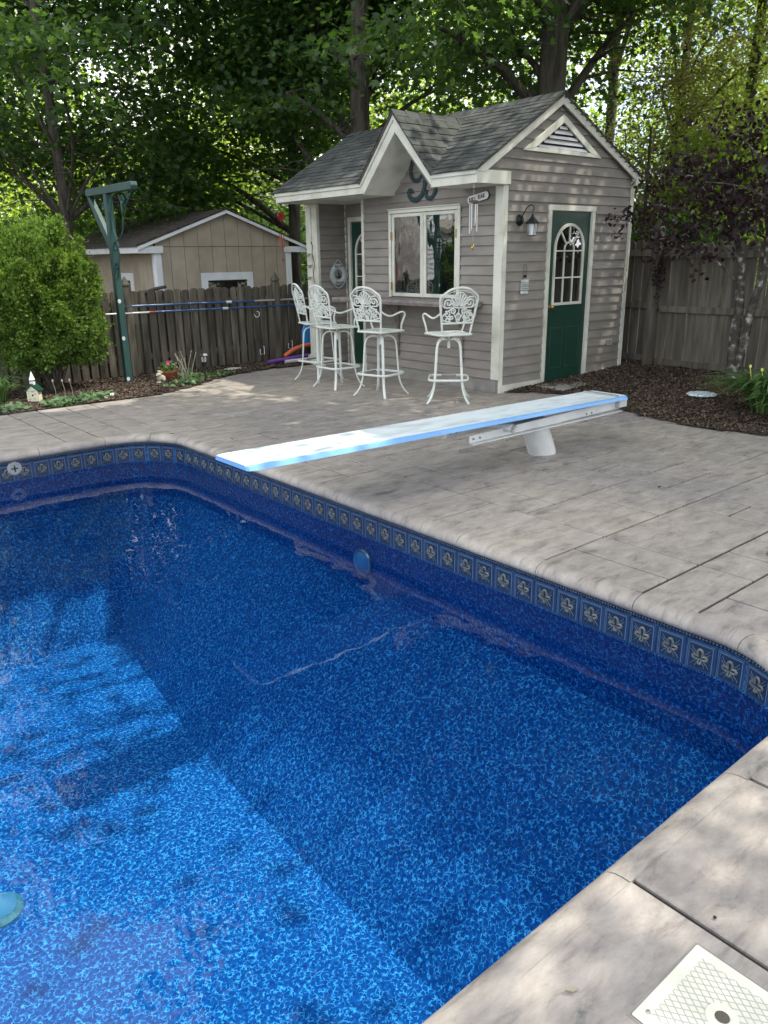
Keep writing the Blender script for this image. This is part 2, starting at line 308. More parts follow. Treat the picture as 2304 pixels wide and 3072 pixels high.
# base under slabs (follows the rounded pool edge)
mb = MB(); pth = pool_path(.02, 10); outp = []
X0, X1, Y0_, Y1_ = -6, 8.2, -5, 10.6
mb.add([(PX+.03, Y0_, -.012), (X1, Y0_, -.012), (X1, Y1_, -.012), (PX+.03, Y1_, -.012)], [(0, 1, 2, 3)])
mb.add([(X0, PY1+.03, -.012), (PX+.03, PY1+.03, -.012), (PX+.03, Y1_, -.012), (X0, Y1_, -.012)], [(0, 1, 2, 3)])
mb.add([(X0, Y0_, -.012), (PX+.03, Y0_, -.012), (PX+.03, PY0-.03, -.012), (X0, PY0-.03, -.012)], [(0, 1, 2, 3)])
for sy, yc, sgn in ((PY1-RC, PY1, 1), (PY0+RC, PY0, -1)):     # corner infill between arc and square hole
    pts = [(PX-RC+(RC+.02)*math.cos(a), sy+sgn*(RC+.02)*math.sin(a)) for a in [PI/2*i/8 for i in range(9)]]
    cx_, cy_ = PX+.03, yc+sgn*.03
    for i in range(8): mb.add([(cx_, cy_, -.012), (*pts[i], -.012), (*pts[i+1], -.012)], [(0, 1, 2)])
deck = struct('patio', mb, 'joint_grout'); deck['label'] = 'stamped concrete pool deck in grey slate ashlar pattern'
# left/right beds outlines (deck edge)
LB = [(-3, 9.0), (0.5, 9.1), (2.2, 9.17), (2.84, 9.19), (3.5, 9.15), (4.07, 9.17), (4.7, 9.47), (5.15, 9.80), (5.6, 10.05), (6.3, 10.19), (7.14, 10.13)]
RB = [(7.16, 6.33), (7.45, 6.05), (7.60, 5.68), (7.46, 5.06), (7.12, 4.41), (7.0, 3.66), (7.1, 3.06), (7.45, 2.3), (8.1, 1.4), (9, .6)]
def lb_y(x):
    for (a, b_), (c, d) in zip(LB, LB[1:]):
        if a <= x <= c: return b_+(d-b_)*(x-a)/(c-a)
    return 9.0 if x < -3 else 10.13
def rb_x(y):
    for (a, b_), (c, d) in zip(RB, RB[1:]):
        if d <= y <= b_: return a+(c-a)*(b_-y)/(b_-d)
    return 7.16 if y > 6.33 else 9+(.6-y)*1.2
def gz(x, y):   # mulch height
    h = .014+.012*mnoise.noise(Vector((x*1.7, y*1.7, 0)))+.012*mnoise.noise(Vector((x*6, y*6, 3)))
    if x > 7.2 and y < 6.4: h += .085*max(0, min(1, (x-rb_x(y))/2.2))
    return h
def in_bed(x, y):
    if y > 8.9 and x < 7.14: return y > lb_y(x)+.012*math.sin(x*23)
    if y < 6.36: return x > rb_x(y)+.015*math.sin(y*21)
    return x > 9.66 or y > 10.2
mb = MB(); cs = .07; idx = {}
def gp(i, j):
    if (i, j) not in idx: idx[(i, j)] = len(mb.v); x, y = i*cs, j*cs; mb.v.append((x, y, gz(x, y)))
    return idx[(i, j)]
for i in range(int(-3/cs), int(12/cs)):
    for j in range(int(0/cs), int(12.6/cs)):
        x, y = (i+.5)*cs, (j+.5)*cs
        if 7.14 < x < 9.64 and 6.3 < y < 10.2: continue
        if y < 8.9 and x < 6.9: continue
        if in_bed(x, y): mb.f.append((gp(i, j), gp(i+1, j), gp(i+1, j+1), gp(i, j+1))); mb.m.append(0)
bed = struct('mulch_ground', mb, 'mulch_bed', smooth=True)
rng = np.random.default_rng(3)
def scatter(n, box, ok):
    out = []
    while len(out) < n:
        x = rng.uniform(box[0], box[1]); y = rng.uniform(box[2], box[3])
        if ok(x, y): out.append((x, y))
    return out
okb = lambda x, y: in_bed(x, y) and not (7.14 < x < 9.64 and 6.3 < y < 10.2) and not (y < 8.9 and x < 6.9)
pts = scatter(16000, (1.6, 7.3, 8.9, 11.0), okb)+scatter(34000, (6.9, 10.1, 2.5, 6.4), okb)
P = np.array([(x, y, gz(x, y)+.006) for x, y in pts]); n = len(P)
nr = rng.normal(size=(n, 3))*.45+np.array([0, 0, 1.0]); CH = np.array([(-.5, -.14), (.45, -.2), (.55, .12), (-.4, .2)])
V = leaves(P, rng.uniform(.014, .048, n), nr, rng, CH, None)
chips = place('bark_mulch', np_mesh('bark_mulch', V, 4, 'bark_chip', rng.random(n)**1.6)); tag(chips, 'dark brown shredded bark mulch covering the beds', 'mulch', kind='stuff')
# ---- slabs
U = .3; ox, oy = 3.8-U*40, 1.9-U*40
occ = set(); cells = []
def cell_rect(i, j, w, h): return (ox+i*U, ox+(i+w)*U, oy+j*U, oy+(j+h)*U)
sizes = [(2, 2), (3, 2), (2, 3), (2, 1), (1, 2), (2, 2), (1, 2), (4, 2), (2, 1), (1, 1)]
jr = random.Random(11)
i0, i1, j0, j1 = int((-1.6-ox)/U), int((8.1-ox)/U), int((-1.3-oy)/U), int((10.5-oy)/U)
CI = round((5.0-ox)/U); CJ = round((1.9-oy)/U); CJ2 = CJ+round((6.4-1.9)/U); CI2 = CI-round(2.4/U); I1 = CI-6; J1 = CJ-3
def crosses(i, j, w, h): return i < CI < i+w or j < CJ < j+h or j < CJ2 < j+h or (i < CI2 < i+w) or i < I1 < i+w or j < J1 < j+h
for j in range(j0, j1):
    for i in range(i0, i1):
        if (i, j) in occ: continue
        opts = sizes[:]; jr.shuffle(opts)
        for w, h in opts+[(1, 1)]:
            if all((i+a, j+b_) not in occ for a in range(w) for b_ in range(h)) and not crosses(i, j, w, h): break
        for a in range(w):
            for b_ in range(h): occ.add((i+a, j+b_))
        x0, x1, y0, y1 = cell_rect(i, j, w, h)
        if x1 < PX+.02 and y0 > PY0-.02 and y1 < PY1+.02: continue           # inside pool
        if y0 > lb_y((x0+x1)/2)+.15 and x1 < 7.1: continue
        if y1 < 6.2 and x0 > max(rb_x(y0), rb_x(y1))+.15: continue
        if x0 > 7.1 and y0 > 6.3: continue
        if y1 < .7 and x1 > 4.6: continue
        if x1 < 3.25 and y1 < 1.05: continue
        cells.append((x0, x1, y0, y1))
for a, b_ in ((-2.8, -.85), (-.85, .36), (.36, 1.58), (1.58, 2.235), (2.235, 3.2)): cells.append((a, b_, -1.9, 1.0))
# cutter for the pool edge
mbc = MB(); pc = pool_path(.0373, 12, XL-1); mbc.prism([(p[0], p[1]) for p in pc], lambda u, v, d: (u, v, d), -.5, .5)
cutter = mbc.build('cutter', 'concrete')
dg = None; slab_mesh = {}; todo = []
GAP = {True: .0055, False: .003}
for x0, x1, y0, y1 in cells:
    def near(v, t): return abs(v-t) < .01
    gx0 = .0090 if near(x0, 5.0) or near(x0, ox+CI2*U) else .0075; gx1 = .0090 if near(x1, 5.0) or near(x1, ox+CI2*U) else .0075
    gy0 = .0090 if near(y0, 1.9) or near(y0, oy+CJ2*U) else .0075; gy1 = .0090 if near(y1, 1.9) or near(y1, oy+CJ2*U) else .0075
    dz = jr.uniform(-.0008, .0008); mb = MB(); mb.box((x0+gx0, y0+gy0, -.03), (x1-gx1, y1-gy1, dz))
    cross = x0 < PX+.05 and y1 > PY0-.05 and y0 < PY1+.05
    o = mb.build('paving_slab', 'stamped_slab', deck, bevel=.004)
    if cross:
        md = o.modifiers.new('b', 'BOOLEAN'); md.object = cutter; md.operation = 'DIFFERENCE'; md.solver = 'EXACT'; todo.append(o)
dg = bpy.context.evaluated_depsgraph_get()
for o in todo:
    me = bpy.data.meshes.new_from_object(o.evaluated_get(dg)); o.modifiers.clear(); o.data = me
    if len(me.polygons) == 0: bpy.data.objects.remove(o)
bpy.data.objects.remove(cutter)
# ---- coping stones
prof = [(.037, .0005), (.012, .0), (-.012, -.004), (-.034, -.014), (-.048, -.030), (-.054, -.048), (-.050, -.062), (-.036, -.074), (-.01, -.078), (.02, -.078), (.037, -.04)]
full = pool_path(0, 12, -1.6)
segs = []     # dense resample
def resample(path, step):
    out = []
    for (a, b_, na, nb_), (c, d, nc, nd) in zip(path, path[1:]):
        l = math.hypot(c-a, d-b_); k = max(1, int(l/step))
        for i in range(k):
            t = i/k; out.append((a+(c-a)*t, b_+(d-b_)*t, na+(nc-na)*t, nb_+(nd-nb_)*t))
    out.append(path[-1]); return out
dense = resample(full, .05); acc = 0; cur = [dense[0]]; lens = [.62, .47, .62, .3, .62, .5]; k = 0
pieces = []
CX = [-.85, .36, 1.58, 2.235]; CY = [1.4, 1.9, 2.5, 3.1, 3.7, 4.3, 4.9, 5.5, 6.1]; CF = [-.4, .2, .8, 1.4, 2.0, 2.6]
for a, b_ in zip(dense, dense[1:]):
    cur.append(b_)
    cut = (a[1] < 1.0 and any(b_[0] <= c < a[0] for c in CX)) or (a[1] > 7.15 and any(a[0] < c <= b_[0] for c in CF)) or (a[0] > 3.1 and any(b_[1] <= c < a[1] for c in CY)) or (a[1] > 6.9 and a[0] < 3.03 <= b_[0])
    if cut: pieces.append(cur); cur = [b_]
if len(cur) > 1: pieces.append(cur)
for pc in pieces:
    pc = [list(p) for p in pc]
    d0 = Vector((pc[1][0]-pc[0][0], pc[1][1]-pc[0][1])).normalized()*.0022; d1 = Vector((pc[-1][0]-pc[-2][0], pc[-1][1]-pc[-2][1])).normalized()*.0022
    pc[0][0] += d0.x; pc[0][1] += d0.y; pc[-1][0] -= d1.x; pc[-1][1] -= d1.y
    mb = MB(); np_ = len(prof)
    for x, y, nx, ny in pc:
        for o_, z in prof:
            w = .0016*mnoise.noise(Vector((x*9, y*9, z*30))); mb.v.append((x+nx*(o_+w), y+ny*(o_+w), z+w*.6))
    for i in range(len(pc)-1):
        for j in range(np_): mb.f.append((i*np_+j, i*np_+(j+1) % np_, (i+1)*np_+(j+1) % np_, (i+1)*np_+j)); mb.m.append(0)
    mb.f += [tuple(range(np_)), tuple(range((len(pc)-1)*np_, len(pc)*np_))]; mb.m += [0, 0]
    mb.build('coping_stone', 'coping_stone', deck, smooth=True)
# ---- pool shell: wall, slopes, bottom
pool = thing('swimming_pool', 'rectangular in-ground pool with blue veined vinyl liner and fleur-de-lis tile band', 'swimming pool', (0, 4, -1.5))
mb = MB(); path = pool_path(0, 10)
def jz(x, y):      # depth of the wall foot
    if y > PY1-RC: return -.62+.0*x
    return -.64
n = len(path)
for p in path: mb.v.append((p[0], p[1], -.03))
for p in path: mb.v.append((p[0], p[1], -.62 if p[1] > 4 else -.68))
for i in range(n-1): mb.f.append((i, i+1, n+i+1, n+i)); mb.m.append(0)
mb.build('liner_wall', 'pool_liner', pool, smooth=True)
mb = MB()
top = [(p[0], p[1], -.62 if p[1] > 4 else -.68) for p in path]
# bottom outline matched to the same ordering: far-left, corner, near corner, near-left
def bot(p):
    x, y = p[0], p[1]
    if y > PY1-RC-.01: t = 1.0
    elif y < PY0+RC+.01: t = 0.0
    else: t = .5
    if x < PX-RC-.1: return (-6.4, 6.73 if y > 4 else 1.85, -1.75)
    return (2.334 if y > 4 else 1.97, 6.70 if y > 4 else 1.85, -1.75)
mb.v = top+[bot(p) for p in path]
NF = 13
# insert: face fan
for i in range(n-1):
    a, b_ = i, i+1
    if mb.v[n+a] == mb.v[n+b_]: mb.f.append((a, b_, n+a))
    elif mb.v[n+a][0] > 0 and mb.v[n+b_][0] > 0:
        o_ = len(mb.v); mb.v += [(2.12, 5.1, -1.75), (2.02, 4.0, -1.75), (1.98, 2.84, -1.75)]; ta, tb2 = mb.v[a], mb.v[b_]
        o2 = len(mb.v); mb.v += [(PX, ta[1]+(tb2[1]-ta[1])*t, ta[2]+(tb2[2]-ta[2])*t) for t in (.27, .5, .76)]
        mb.f += [(a, o2, o_, n+a), (o2, o2+1, o_+1, o_), (o2+1, o2+2, o_+2, o_+1), (o2+2, b_, n+b_, o_+2)]; mb.m += [0, 0, 0]
    else: mb.f.append((a, b_, n+b_, n+a))
    mb.m.append(0)
# bend of the end slope edge: extra mid points
mb.build('liner_slope', 'pool_liner', pool)
FZ = -1.75; FE = [(2.334, 6.70), (2.12, 5.1), (2.02, 4.0), (1.98, 2.84), (1.97, 1.85)]
mb = MB(); mb.add([(-6.4, 6.73, FZ)]+[(a, b_, FZ) for a, b_ in FE]+[(-6.4, 1.85, FZ)], [tuple(range(7))])
mb.add([(XL, PY0, -.03), (XL, PY1, -.03), (-6.4, 6.73, FZ), (-6.4, 1.85, FZ)], [(0, 1, 2, 3)])
mb.build('liner_floor', 'pool_liner', pool)
# rim track above tiles + rope border (beads)
mb = MB()
for p, q in zip(dense, dense[1:]):
    f_ = lambda o, z, s: (s[0]-s[2]*o, s[1]-s[3]*o, z)
    mb.add([f_(.006, -.070, p), f_(.006, -.070, q), f_(.010, -.090, q), f_(.010, -.090, p)], [(0, 1, 2, 3)])
    mb.add([f_(.010, -.090, p), f_(.010, -.090, q), f_(.002, -.112, q), f_(.002, -.112, p)], [(0, 1, 2, 3)])
mb.build('liner_rim', 'rim_blue', pool, smooth=True)
beads = resample(full, .0165); mb = MB()
for x, y, nx, ny in beads:
    c = Vector((x-nx*.010, y-ny*.010, -.0985)); t = Vector((-ny, nx, 0))
    vs = [c+t*.0065, c-t*.0065, c+Vector((0, 0, .008)), c-Vector((0, 0, .008)), c-Vector((nx, ny, 0))*.006, c+Vector((nx, ny, 0))*.004]
    mb.add(vs, [(0, 2, 4), (2, 1, 4), (1, 3, 4), (3, 0, 4)])
mb.build('rope_border', 'tile_silver', pool, smooth=True, kind='stuff')
mb = MB()
for i, (x, y, nx, ny) in enumerate(beads):
    c = Vector((x-nx*.004, y-ny*.004, -.272)); t = Vector((-ny, nx, 0))
    mb.add([c-t*.0045+Vector((0, 0, .003)), c+t*.0045+Vector((0, 0, .003)), c+t*.0045-Vector((0, 0, .003)), c-t*.0045-Vector((0, 0, .003))], [(0, 1, 2, 3)])
mb.build('lower_border', 'tile_line', pool, kind='stuff')
# tile mesh (local: u right, z up, y = toward water)
def tile_mesh():
    mb = MB(); s = .0745
    mb.mi = 0; mb.box((-s, 0, -s), (s, .0030, s))
    mb.mi = 1; mb.box((-.052, .0031, -.062), (.052, .0042, .052))
    mb.mi = 2
    for a, b_ in (((-.060, -.070), (-.057, .060)), ((.057, -.070), (.0585, .060)), ((-.060, .057), (.060, .0603)), ((-.066, .066), (.066, .0672)), ((.0645, -.070), (.066, .066))): mb.box((a[0], .0031, a[1]), (b_[0], .0046, b_[1]))
    mb.mi = 3
    def petal(c, ang, l, w):
        pts = []
        for i in range(11):
            t = i/10*PI*1.7-.35*PI; pts.append((c[0]+(l*(.5+.5*math.sin(t)))*math.cos(ang)-w*math.cos(t)*math.sin(ang), .0055, c[1]+(l*(.5+.5*math.sin(t)))*math.sin(ang)+w*math.cos(t)*math.cos(ang)))
        mb.tube(pts, [.002]+[.0052, .006, .0068, .007, .007, .007, .0068, .006, .0052]+[.002], 5)
    petal((0, -.002), PI/2, .038, .013); petal((-.007, -.010), PI*.90, .030, .010); petal((.007, -.010), PI*.10-.05, .030, .010)
    petal((0, -.018), -PI/2, .018, .008)
    mb.tube([(-.010, .0055, -.014), (.010, .0055, -.014)], .003, 5)
    mb.mi = 2
    for sx in (-1, 1):
        for a0, a1 in (((.014, .010), (.044, .044)), ((.020, .004), (.047, .026)), ((.016, -.022), (.044, -.050)), ((.010, -.03), (.022, -.054))): mb.tube([(sx*a0[0], .0045, a0[1]), (sx*(a0[0]+a1[0])/2+sx*.004, .0048, (a0[1]+a1[1])/2), (sx*a1[0], .0045, a1[1])], .0012, 4)
    return mb.mesh('border_tile', ['tile_navy', 'tile_dark', 'tile_line', 'tile_silver'])
tm = tile_mesh(); td = resample(full, .004); acc = 0; last = td[0]; ntile = 0
for a, b_ in zip(td, td[1:]):
    acc += math.hypot(b_[0]-a[0], b_[1]-a[1])
    if acc >= .1512:
        acc -= .1512
        if b_[0] > .9 or b_[1] < 7: 
            o = place('border_tile', tm, pool, (b_[0]-b_[2]*.002, b_[1]-b_[3]*.002, -.1895), math.atan2(-b_[3], -b_[2])-PI/2); ntile += 1
# drain, light, return fitting
mb = MB(); mb.lathe([(.0, .0), (.13, .0), (.13, .012), (.11, .03), (0, .034)], (.52, 3.93, -1.75), 28)
dr = mb.build('main_drain', 'drain_teal', pool, smooth=True); mb = MB()
for k in range(-6, 7): hw = math.sqrt(.1**2-(k*.014)**2); mb.box((.52-hw, 3.93+k*.014-.003, -1.7175), (.52+hw, 3.93+k*.014+.003, -1.7135))
mb.build('grate_bar', 'light_lens', dr, kind='stuff')
mb = MB(); mb.lathe([(.0, 0), (.09, 0), (.09, -.015), (.075, -.028), (.068, -.035), (.04, -.052), (0, -.058)], (PX-.001, 4.05, -.46), 28, ax=0)
lg_ = mb.build('pool_light', 'light_lens', pool, smooth=True); mb = MB(); mb.tube([(PX-.02, 4.05+.085*math.cos(a), -.46+.085*math.sin(a)) for a in [2*PI*k/28 for k in range(28)]], .013, 8, closed=True); mb.build('light_ring', 'steel', lg_, smooth=True)
mb = MB(); mb.lathe([(0, 0), (.062, 0), (.062, -.008), (.045, -.016), (.040, -.010), (.02, -.010), (0, -.010)], (1.80, PY1-.001, -.150), 24, ax=1)
f1 = mb.build('return_fitting', 'groove_grey', pool, smooth=True); mb = MB(); mb.box((1.80-.03, PY1-.022, -.154), (1.80+.03, PY1-.017, -.146)); mb.box((1.80-.004, PY1-.024, -.18), (1.80+.004, PY1-.018, -.12)); mb.build('cross_slot', 'dark_metal', f1)
# water
mb = MB(); pc = pool_path(-.001, 12); mb.add([(p[0], p[1], WZ) for p in pc], [tuple(range(len(pc)))])
wat = struct('pool_water', mb, 'pool_water')
if wat.data.polygons[0].normal.z < 0: wat.data.flip_normals()
# skimmer lid on the near deck
sk = thing('skimmer_lid', 'cream plastic square skimmer lid with diamond grid and finger hole in the near deck', 'skimmer lid', (1.372, .51, 0))
mb = MB(); mb.box((1.232, .372, .0015), (1.512, .648, .007)); mb.build('lid_plate', 'skimmer_plastic', sk, bevel=.003)
mb = MB()
for a, b_ in (((1.226, .366), (1.518, .3705)), ((1.226, .6495), (1.518, .654)), ((1.226, .371), (1.2305, .649)), ((1.5135, .371), (1.518, .649))): mb.box((a[0], a[1], .001), (b_[0], b_[1], .0022))
mb.build('frame_gap', 'concrete', sk)
mb = MB(); lo_x, hi_x, lo_y, hi_y = 1.262, 1.482, .40, .618
def clipline(px_, py_, dx, dy):
    ts = []
    t0, t1 = -1e9, 1e9
    for p, d, lo_, hi_ in ((px_, dx, lo_x, hi_x), (py_, dy, lo_y, hi_y)):
        a, b_ = (lo_-p)/d, (hi_-p)/d; t0 = max(t0, min(a, b_)); t1 = min(t1, max(a, b_))
    return (t0, t1) if t1 > t0+.01 else None
for sgn in (1, -1):
    for k in range(-22, 23):
        px_, py_ = 1.372+k*.0185, .509; dx, dy = .55, .83*sgn; r_ = clipline(px_, py_, dx, dy)
        if r_:
            a = Vector((px_+dx*r_[0], py_+dy*r_[0], .0078)); b_ = Vector((px_+dx*r_[1], py_+dy*r_[1], .0078)); mb.tube([a, b_], .0011, 4)
mb.build('diamond_grid', 'lid_groove', sk, kind='stuff')
mb = MB(); mb.lathe([(.0, .0078), (.036, .0078), (.034, .0105), (.018, .0105), (.016, .0085), (0, .0085)], (1.372, .512, 0), 24); mb.build('finger_ring', 'skimmer_plastic', sk, smooth=True)
mb = MB(); mb.lathe([(0, .0088), (.0155, .0088), (.0155, .0092), (0, .0092)], (1.372, .512, 0), 20); mb.build('finger_hole', 'bark', sk)
mb = MB(); mb.lathe([(0, .007), (.006, .007), (.005, .0095), (0, .0098)], (1.262, .625, 0), 10); mb.build('screw', 'steel', sk)
# ================================================================ POOL HOUSE
HX, HY, HXB, HY1 = 7.12, 6.34, 9.63, 10.19
house = thing('pool_house', 'small grey-sided pool bar house with steep cream-trimmed porch gable and green door', 'pool house', (HX, HY, 0))
RID = (8.03, 3.35); EZ, EX = 2.475, 6.58; EXR, EZR = 9.70, 2.56
SL = (RID[1]-EZ)/(RID[0]-EX); SR = (RID[1]-EZR)/(EXR-RID[0])
front = lambda u, v, d: (HX-d, u, v)      # u=y, v=z, d out toward -X
gab = lambda u, v, d: (u, HY-d, v)        # u=x
def siding_row(f, z, u0, u1, t0=None, t1=None, h=.1125):
    t0 = u0 if t0 is None else t0; t1 = u1 if t1 is None else t1
    if u1-u0 < .02: return
    mb = MB(); zb, zt = z-.006, z+h
    vs = [f(u0, zb, 0), f(u1, zb, 0), f(t1, zt, 0), f(t0, zt, 0), f(u0, zb, .025), f(u1, zb, .025), f(t1, zt, .004), f(t0, zt, .004)]
    mb.add(vs, [(0, 3, 2, 1), (4, 5, 6, 7), (0, 1, 5, 4), (1, 2, 6, 5), (2, 3, 7, 6), (3, 0, 4, 7)])
    mb.build('siding_board', 'siding', house)
RH = .110
# core walls (backing)
mb = MB(); mb.box((HX+.001, HY+.001, 0), (HX+.06, 8.87, 2.40)); mb.prism([(6.98, 2.401), (8.205, 2.401), (7.607, 2.99)], front, -.05, -.001); mb.box((HX+.06, HY+.001, 0), (HXB, HY+.06, 2.5))
mb.prism([(EX+.10, 2.44), (HXB, 2.44), (HXB, EZR-.02), (RID[0], RID[1]-.06), (EX+.10, 2.46)], gab, -.06, -.001)
mb.box((HXB-.06, HY+.06, 0), (HXB, HY1, 2.5)); mb.box((HX+.53, 8.81, 0), (HX+.59, HY1, 2.5)); mb.box((HX+.06, 8.81, 0), (HX+.53, 8.87, 2.4)); mb.box((HX+.001, 9.962, 0), (HXB, HY1-.02, 2.4))
mb.build('wall', 'siding', house)
# front wall boards (y from 6.44 to 8.83)
z = .17
while z < 2.93:
    zt = z+RH
    a, b_ = 6.44, 8.835
    if z > 2.3:   # only inside the porch gable triangle
        if z > 2.90: break
        cl_l = lambda q: max(6.44, 6.98+max(0, (q-2.337)/.635)*.627-.012) if q > 2.34 else 6.44
        cl_r = lambda q: min(8.835, 8.21-max(0, (q-2.337)/.635)*.603+.012) if q > 2.34 else 8.835
        siding_row(front, z, cl_l(z), cl_r(z), min(cl_l(zt), 7.60), max(cl_r(zt), 7.61))
    elif z < 1.02 or z > 2.14: siding_row(front, z, a, b_)
    else: siding_row(front, z, a, 6.985); siding_row(front, z, 8.30, b_)
    z += RH
# gable wall boards
z = .095
def lx(z): return max(6.66, EX+(z-EZ)/SL+.06) if z > 2.43 else 7.175
def rx(z): return min(9.575, EXR-(z-EZR)/SR-.05) if z > 2.4 else 9.575
while z < 3.2:
    zt = z+RH; a, b_, ta, tb = lx(z), rx(z), lx(zt), rx(zt)
    if z < 2.10: siding_row(gab, z, a, 7.905); siding_row(gab, z, 8.85, b_)
    else: siding_row(gab, z, a, b_, ta, tb)
    z += RH
# alcove: side wall (plane y=9.96 facing -Y) and back wall x=HX+.53 facing -X
z = .05
alc = lambda u, v, d: (u, 9.96-d, v); bak = lambda u, v, d: (HX+.53-d, u, v)
while z < 2.32:
    siding_row(alc, z, HX+.03, HX+.51); siding_row(bak, z, 9.865, 9.94)
    if z > 2.1: siding_row(bak, z, 8.88, 9.865)
    z += RH
# trims
def tb_(name, a, b_, matn='trim', bevel=.003, parent=None): mb = MB(); mb.box(a, b_); return mb.build(name, matn, parent or house, bevel=bevel)
tb_('corner_board', (HX-.024, HY-.024, .16), (HX-.001, 6.44, 2.335)); tb_('corner_board', (HX, HY-.026, 0.0), (HX+.056, HY-.001, 2.34))
tb_('corner_board', (9.575, HY-.026, 0.0), (HXB, HY-.001, 2.47)); tb_('corner_board', (HXB-.0, HY-.026, 0.0), (HXB+.022, HY+.07, 2.45))
tb_('skirt_board', (HX+.057, HY-.028, 0.0), (7.900, HY-.001, .092)); tb_('skirt_board', (8.856, HY-.028, 0.0), (9.574, HY-.001, .092))
tb_('corner_board', (HX-.024, 8.835, .0), (HX-.001, 8.885, 2.335)); tb_('corner_board', (HX-.001, 8.872, .0), (HX+.055, 8.89, 2.335))
tb_('corner_board', (HX-.026, 9.93, 0), (HX-.001, 10.06, 2.335)); tb_('corner_board', (HX-.040, 10.063, 0), (HX-.001, 10.19, 2.335)); tb_('corner_board', (HX+.0, 9.934, 0), (HX+.028, 9.959, 2.335))
tb_('corner_board', (HX+.505, 9.93, 0), (HX+.529, 9.957, 2.335))
tb_('foundation', (HX-.008, HY+.03, 0), (HX+.02, 8.85, .165), 'concrete', .004)
# soffits
sof = MB(); sof.box((EX+.02, 6.30, 2.337), (HX-.001, 6.975, 2.347)); sof.build('soffit', 'trim', house); sof = MB(); sof.box((EX+.02, 8.21, 2.337), (HX-.001, 10.19, 2.347)); sof.build('soffit', 'trim', house); sof = MB(); sof.box((HX, 8.88, 2.337), (HX+.55, 9.96, 2.347)); sof.build('soffit', 'trim', house)
sof = MB(); fo = lambda u, v, d: (d, u, v)
sof.prism([(6.975, 2.337), (7.607, 2.972), (7.607, 2.985), (6.965, 2.345)], fo, EX+.02, HX-.001); sof.prism([(8.21, 2.337), (7.607, 2.972), (7.607, 2.985), (8.22, 2.345)], fo, EX+.02, HX-.001); sof.build('porch_ceiling', 'trim', house)
# fascia
def fas(name, poly, d0, d1, f=fo): mb = MB(); mb.prism(poly, f, d0, d1); return mb.build(name, 'trim', house, bevel=.002)
P1, P2, P3 = (6.955, EZ), (7.61, 3.190), (8.265, EZ); Q1, Q2, Q3 = (6.98, 2.335), (7.607, 2.968), (8.205, 2.335)
fas('fascia_board', [(6.27, 2.335), Q1, P1, (6.27, EZ)], 6.602, 6.622); fas('fascia_board', [Q1, Q2, P2, P1], 6.600, 6.620)
fas('fascia_board', [Q2, Q3, P3, P2], 6.602, 6.622); fas('fascia_board', [Q3, (10.22, 2.335), (10.22, EZ), P3], 6.600, 6.620)
w = .050
fas('crown_strip', [(6.27, EZ-w), (6.962+.012, EZ-w), P1, (6.27, EZ)], 6.585, 6.5995); fas('crown_strip', [(6.967, EZ-w), (7.61, 3.19-w*1.45), P2, P1], 6.583, 6.5975)
fas('crown_strip', [(7.61, 3.19-w*1.45), (8.253, EZ-w), P3, P2], 6.585, 6.5995); fas('crown_strip', [(8.253, EZ-w), (10.22, EZ-w), (10.22, EZ), P3], 6.583, 6.5975)
# cornice return at the gable corner, rakes
fas('cornice_return', [(6.60, 2.337), (7.172, 2.345), (7.172, 2.478), (6.62, EZ)], .029, .060, gab)
tb_('cornice_return', (6.623, 6.285, 2.337), (7.11, 6.335, 2.35))
RK = .085
fas('rake_board', [(EX+.02, EZ-.02), (RID[0], RID[1]-.012), (RID[0], RID[1]-.012-RK*1.2), (EX+.17, EZ-.02)], .045, .068, gab)
fas('rake_board', [(RID[0], RID[1]-.012), (EXR, EZR-.01), (EXR, EZR-.11), (RID[0], RID[1]-.012-RK*1.2)], .043, .066, gab)
tb_('rake_block', (9.60, HY-.072, 2.43), (9.70, HY+.02, 2.545))
# roof decks
def roofslab(name, pts, th=.018, matn='old_shingle'):
    mb = MB(); n_ = (Vector(pts[1])-Vector(pts[0])).cross(Vector(pts[2])-Vector(pts[0])).normalized()
    if n_.z < 0: n_ = -n_
    lo_ = [Vector(p)-n_*th for p in pts]; k = len(pts)
    mb.add([Vector(p) for p in pts]+lo_, [tuple(range(k)), tuple(range(k, 2*k))[::-1]]+[(i, (i+1) % k, k+(i+1) % k, k+i) for i in range(k)]); return mb.build(name, matn, house)
YA, YB = 6.255, 10.30; VB1, VB2, VT = (EX, 6.955, EZ), (EX, 8.265, EZ), (7.78, 7.61, 3.196)
roofslab('roof_deck', [(EX, YA, EZ), (EX, 6.955, EZ), VT, (RID[0], 7.61, RID[1]), (RID[0], YA, RID[1])])
roofslab('roof_deck', [(EX, YB, EZ), (EX, 8.265, EZ), VT, (RID[0], 7.61, RID[1]), (RID[0], YB, RID[1])])
roofslab('roof_deck', [(RID[0], YA, RID[1]), (EXR+.03, YA, EZR-.015), (EXR+.03, YB, EZR-.015), (RID[0], YB, RID[1])])
roofslab('roof_deck', [(EX-.012, 6.955-.012, EZ-.01), (EX-.012, 7.61, 3.198), VT]); roofslab('roof_deck', [(EX-.012, 8.265+.012, EZ-.01), (EX-.012, 7.61, 3.198), VT])
